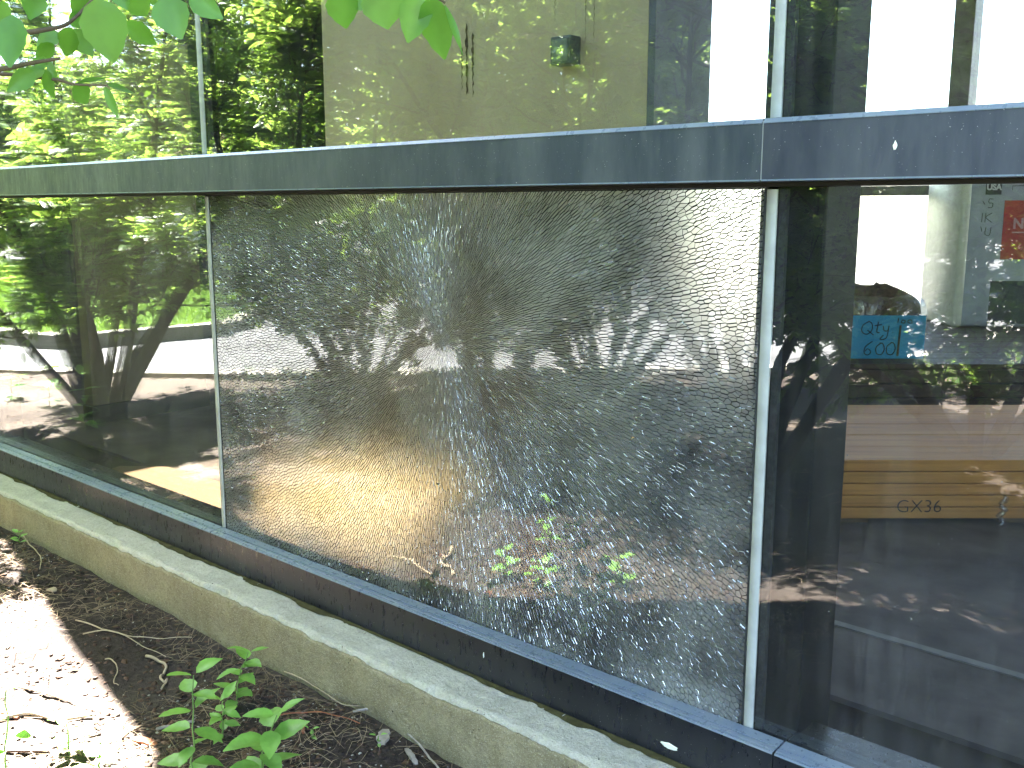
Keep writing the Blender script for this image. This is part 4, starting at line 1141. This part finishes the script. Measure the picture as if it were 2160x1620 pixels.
# ------------------------------------------------------------------ background: trees, lawn blades, a house
def tree(label, x, y, h, rad, seed, trunk_h, n=5200):
    g = np.random.default_rng(seed)
    root = tag(empty('leafy_tree', (x, y, -.11)), label, 'tree', 'trees across the parking lot')
    pts = grow((0, 0, 0), (g.normal(0, .05), g.normal(0, .05), 1), h*.7, 8, .05, g, .05)
    t_ = MB(); t_.tube(pts, np.linspace(.16, .05, 9), 8)
    cl = []
    for k in range(9):
        i = int(g.integers(2, 8)); d = perp_dir(np.array([0, 0, 1.0]), g, g.uniform(.6, 1.2))
        b = grow(pts[i], d, rad*g.uniform(.6, 1.0), 5, .12, g, .06); t_.tube(b, np.linspace(.05, .015, 6), 5); cl += [b[-1], b[3]]
    t_.build('trunk', M_bark, root, True)
    for k in range(24):
        u = g.normal(0, 1, 3); u /= np.linalg.norm(u); cl.append(np.array([u[0]*rad*.8, u[1]*rad*.8, trunk_h+(h-trunk_h)*(.5+.45*u[2])]))
    cl = np.array(cl); ci = g.integers(0, len(cl), n); s = g.uniform(.35, .75, len(cl))*rad*.45
    P = cl[ci]+g.normal(0, 1, (n, 3))*s[ci][:, None]*np.array([1, 1, .7])
    L = g.uniform(.12, .26, n)
    leaf_field('crown', P, g.normal(0, 1, (n, 3))+[0, 0, -.4], g.normal(0, .5, (n, 3))+[0, 0, 1], L, L*.55, M_leaf_far, root)
TR = [(12, 17, 6.5, 2.6, 1.0), (20, 21, 8.5, 3.2, 1.4), (27, 16, 6.2, 2.6, .8), (33, 22, 9, 3.4, 1.2), (40, 17, 6.8, 2.8, .9), (46, 23, 8.6, 3.4, 1.2), (52, 18, 4.8, 2.4, .6), (58, 24, 4.6, 2.8, .5), (63, 19, 3.6, 2.2, .4), (69, 25, 4.2, 2.6, .4), (75, 22, 4.0, 2.4, .4), (8, 24, 8, 3.2, 1.2)]
desc = ['broad', 'tall dark', 'low bushy', 'tallest', 'rounded', 'wide', 'low spreading', 'distant', 'small', 'distant low', 'far left', 'far right']
for i, (a, Rr, h, rad, th_) in enumerate(TR):
    tree(desc[i]+' green tree in the row across the lot', -Rr*math.sin(R(a)), 1.5-Rr*math.cos(R(a)), h, rad, 100+i, th_)
def blades(name, pts, h, label, mat, seed):
    g = np.random.default_rng(seed); n = len(pts); a = g.uniform(0, 6.28, n); H = g.uniform(.5, 1.2, n)*h; w = .0035+.003*g.random(n); ln_ = g.normal(0, .35, (n, 2))
    b = np.stack([np.cos(a)*w, np.sin(a)*w, a*0], 1); P0 = pts
    v = np.stack([P0-b, P0+b, P0+np.concatenate([ln_*H[:, None]*.4, H[:, None]*.6], 1)+b*.6, P0+np.concatenate([ln_*H[:, None], H[:, None]], 1)], 1).reshape(-1, 3)
    k = (np.arange(n)*4)[:, None]
    tag(link(name, fast_mesh(name, v, [np.concatenate([k+np.array(t) for t in ([0, 1, 2], [0, 2, 3])])]), mat), label, 'grass', None, 'stuff')
M_grass = leaf_mat('grass_blade', (.06, .13, .018), (.12, .22, .03), (.18, .32, .03), .5, .3)
g = np.random.default_rng(5)
x = g.uniform(-2.6, 3, 16000); y = g.uniform(-9, -4.6, 16000); ok = (side(x, y) > .15) & (y < -5.0+.3*fbm(x, y, 1.5, 9, 3))
blades('grass', np.stack([x[ok], y[ok], soil_h(x[ok], y[ok])], 1), .07, 'strip of bright lawn beyond the bare soil', M_grass, 6)
from mathutils.geometry import intersect_point_line
def inside(px_, py_, poly):
    c = np.zeros(len(px_), bool); j = len(poly)-1
    for i in range(len(poly)):
        xi, yi = poly[i]; xj, yj = poly[j]
        c ^= ((yi > py_) != (yj > py_)) & (px_ < (xj-xi)*(py_-yi)/(yj-yi+1e-12)+xi); j = i
    return c
x = g.uniform(-24, -8.5, 60000); y = g.uniform(-8.3, -2, 60000); ok = inside(x, y, isl)
blades('island_grass', np.stack([x[ok], y[ok], x[ok]*0+.02], 1), .08, 'bright lawn island across the lot', M_grass, 8)
# low pale house far across the lot
hs = tag(empty('pale_house', (-17.5, -9.0, -.11), R(35)), 'low pale house with brown roof, far across the lot', 'house')
M_wallh = simple('house_siding', (.62, .60, .54), .8, .2, .06, 2); M_roofh = simple('house_roof', (.16, .12, .10), .9, .2, .2, 4)
MB().box((-3, -2, 0), (3, 2, 2.5)).build('wall', M_wallh, hs)
MB().add([(-3.3, -2.3, 2.5), (3.3, -2.3, 2.5), (3.3, 2.3, 2.5), (-3.3, 2.3, 2.5), (-3.3, 0, 3.6), (3.3, 0, 3.6)], [(0, 1, 5, 4), (2, 3, 4, 5), (0, 4, 3), (1, 2, 5), (3, 2, 1, 0)]).build('roof', M_roofh, hs)
for xx in (-1.8, .2, 1.9):
    w_ = MB().box((xx-.45, 1.98, 1.0), (xx+.45, 2.05, 2.0)).build('window', M_white, hs)
    MB().box((xx-.38, 2.052, 1.07), (xx+.38, 2.06, 1.93)).build('pane', M_black, w_)
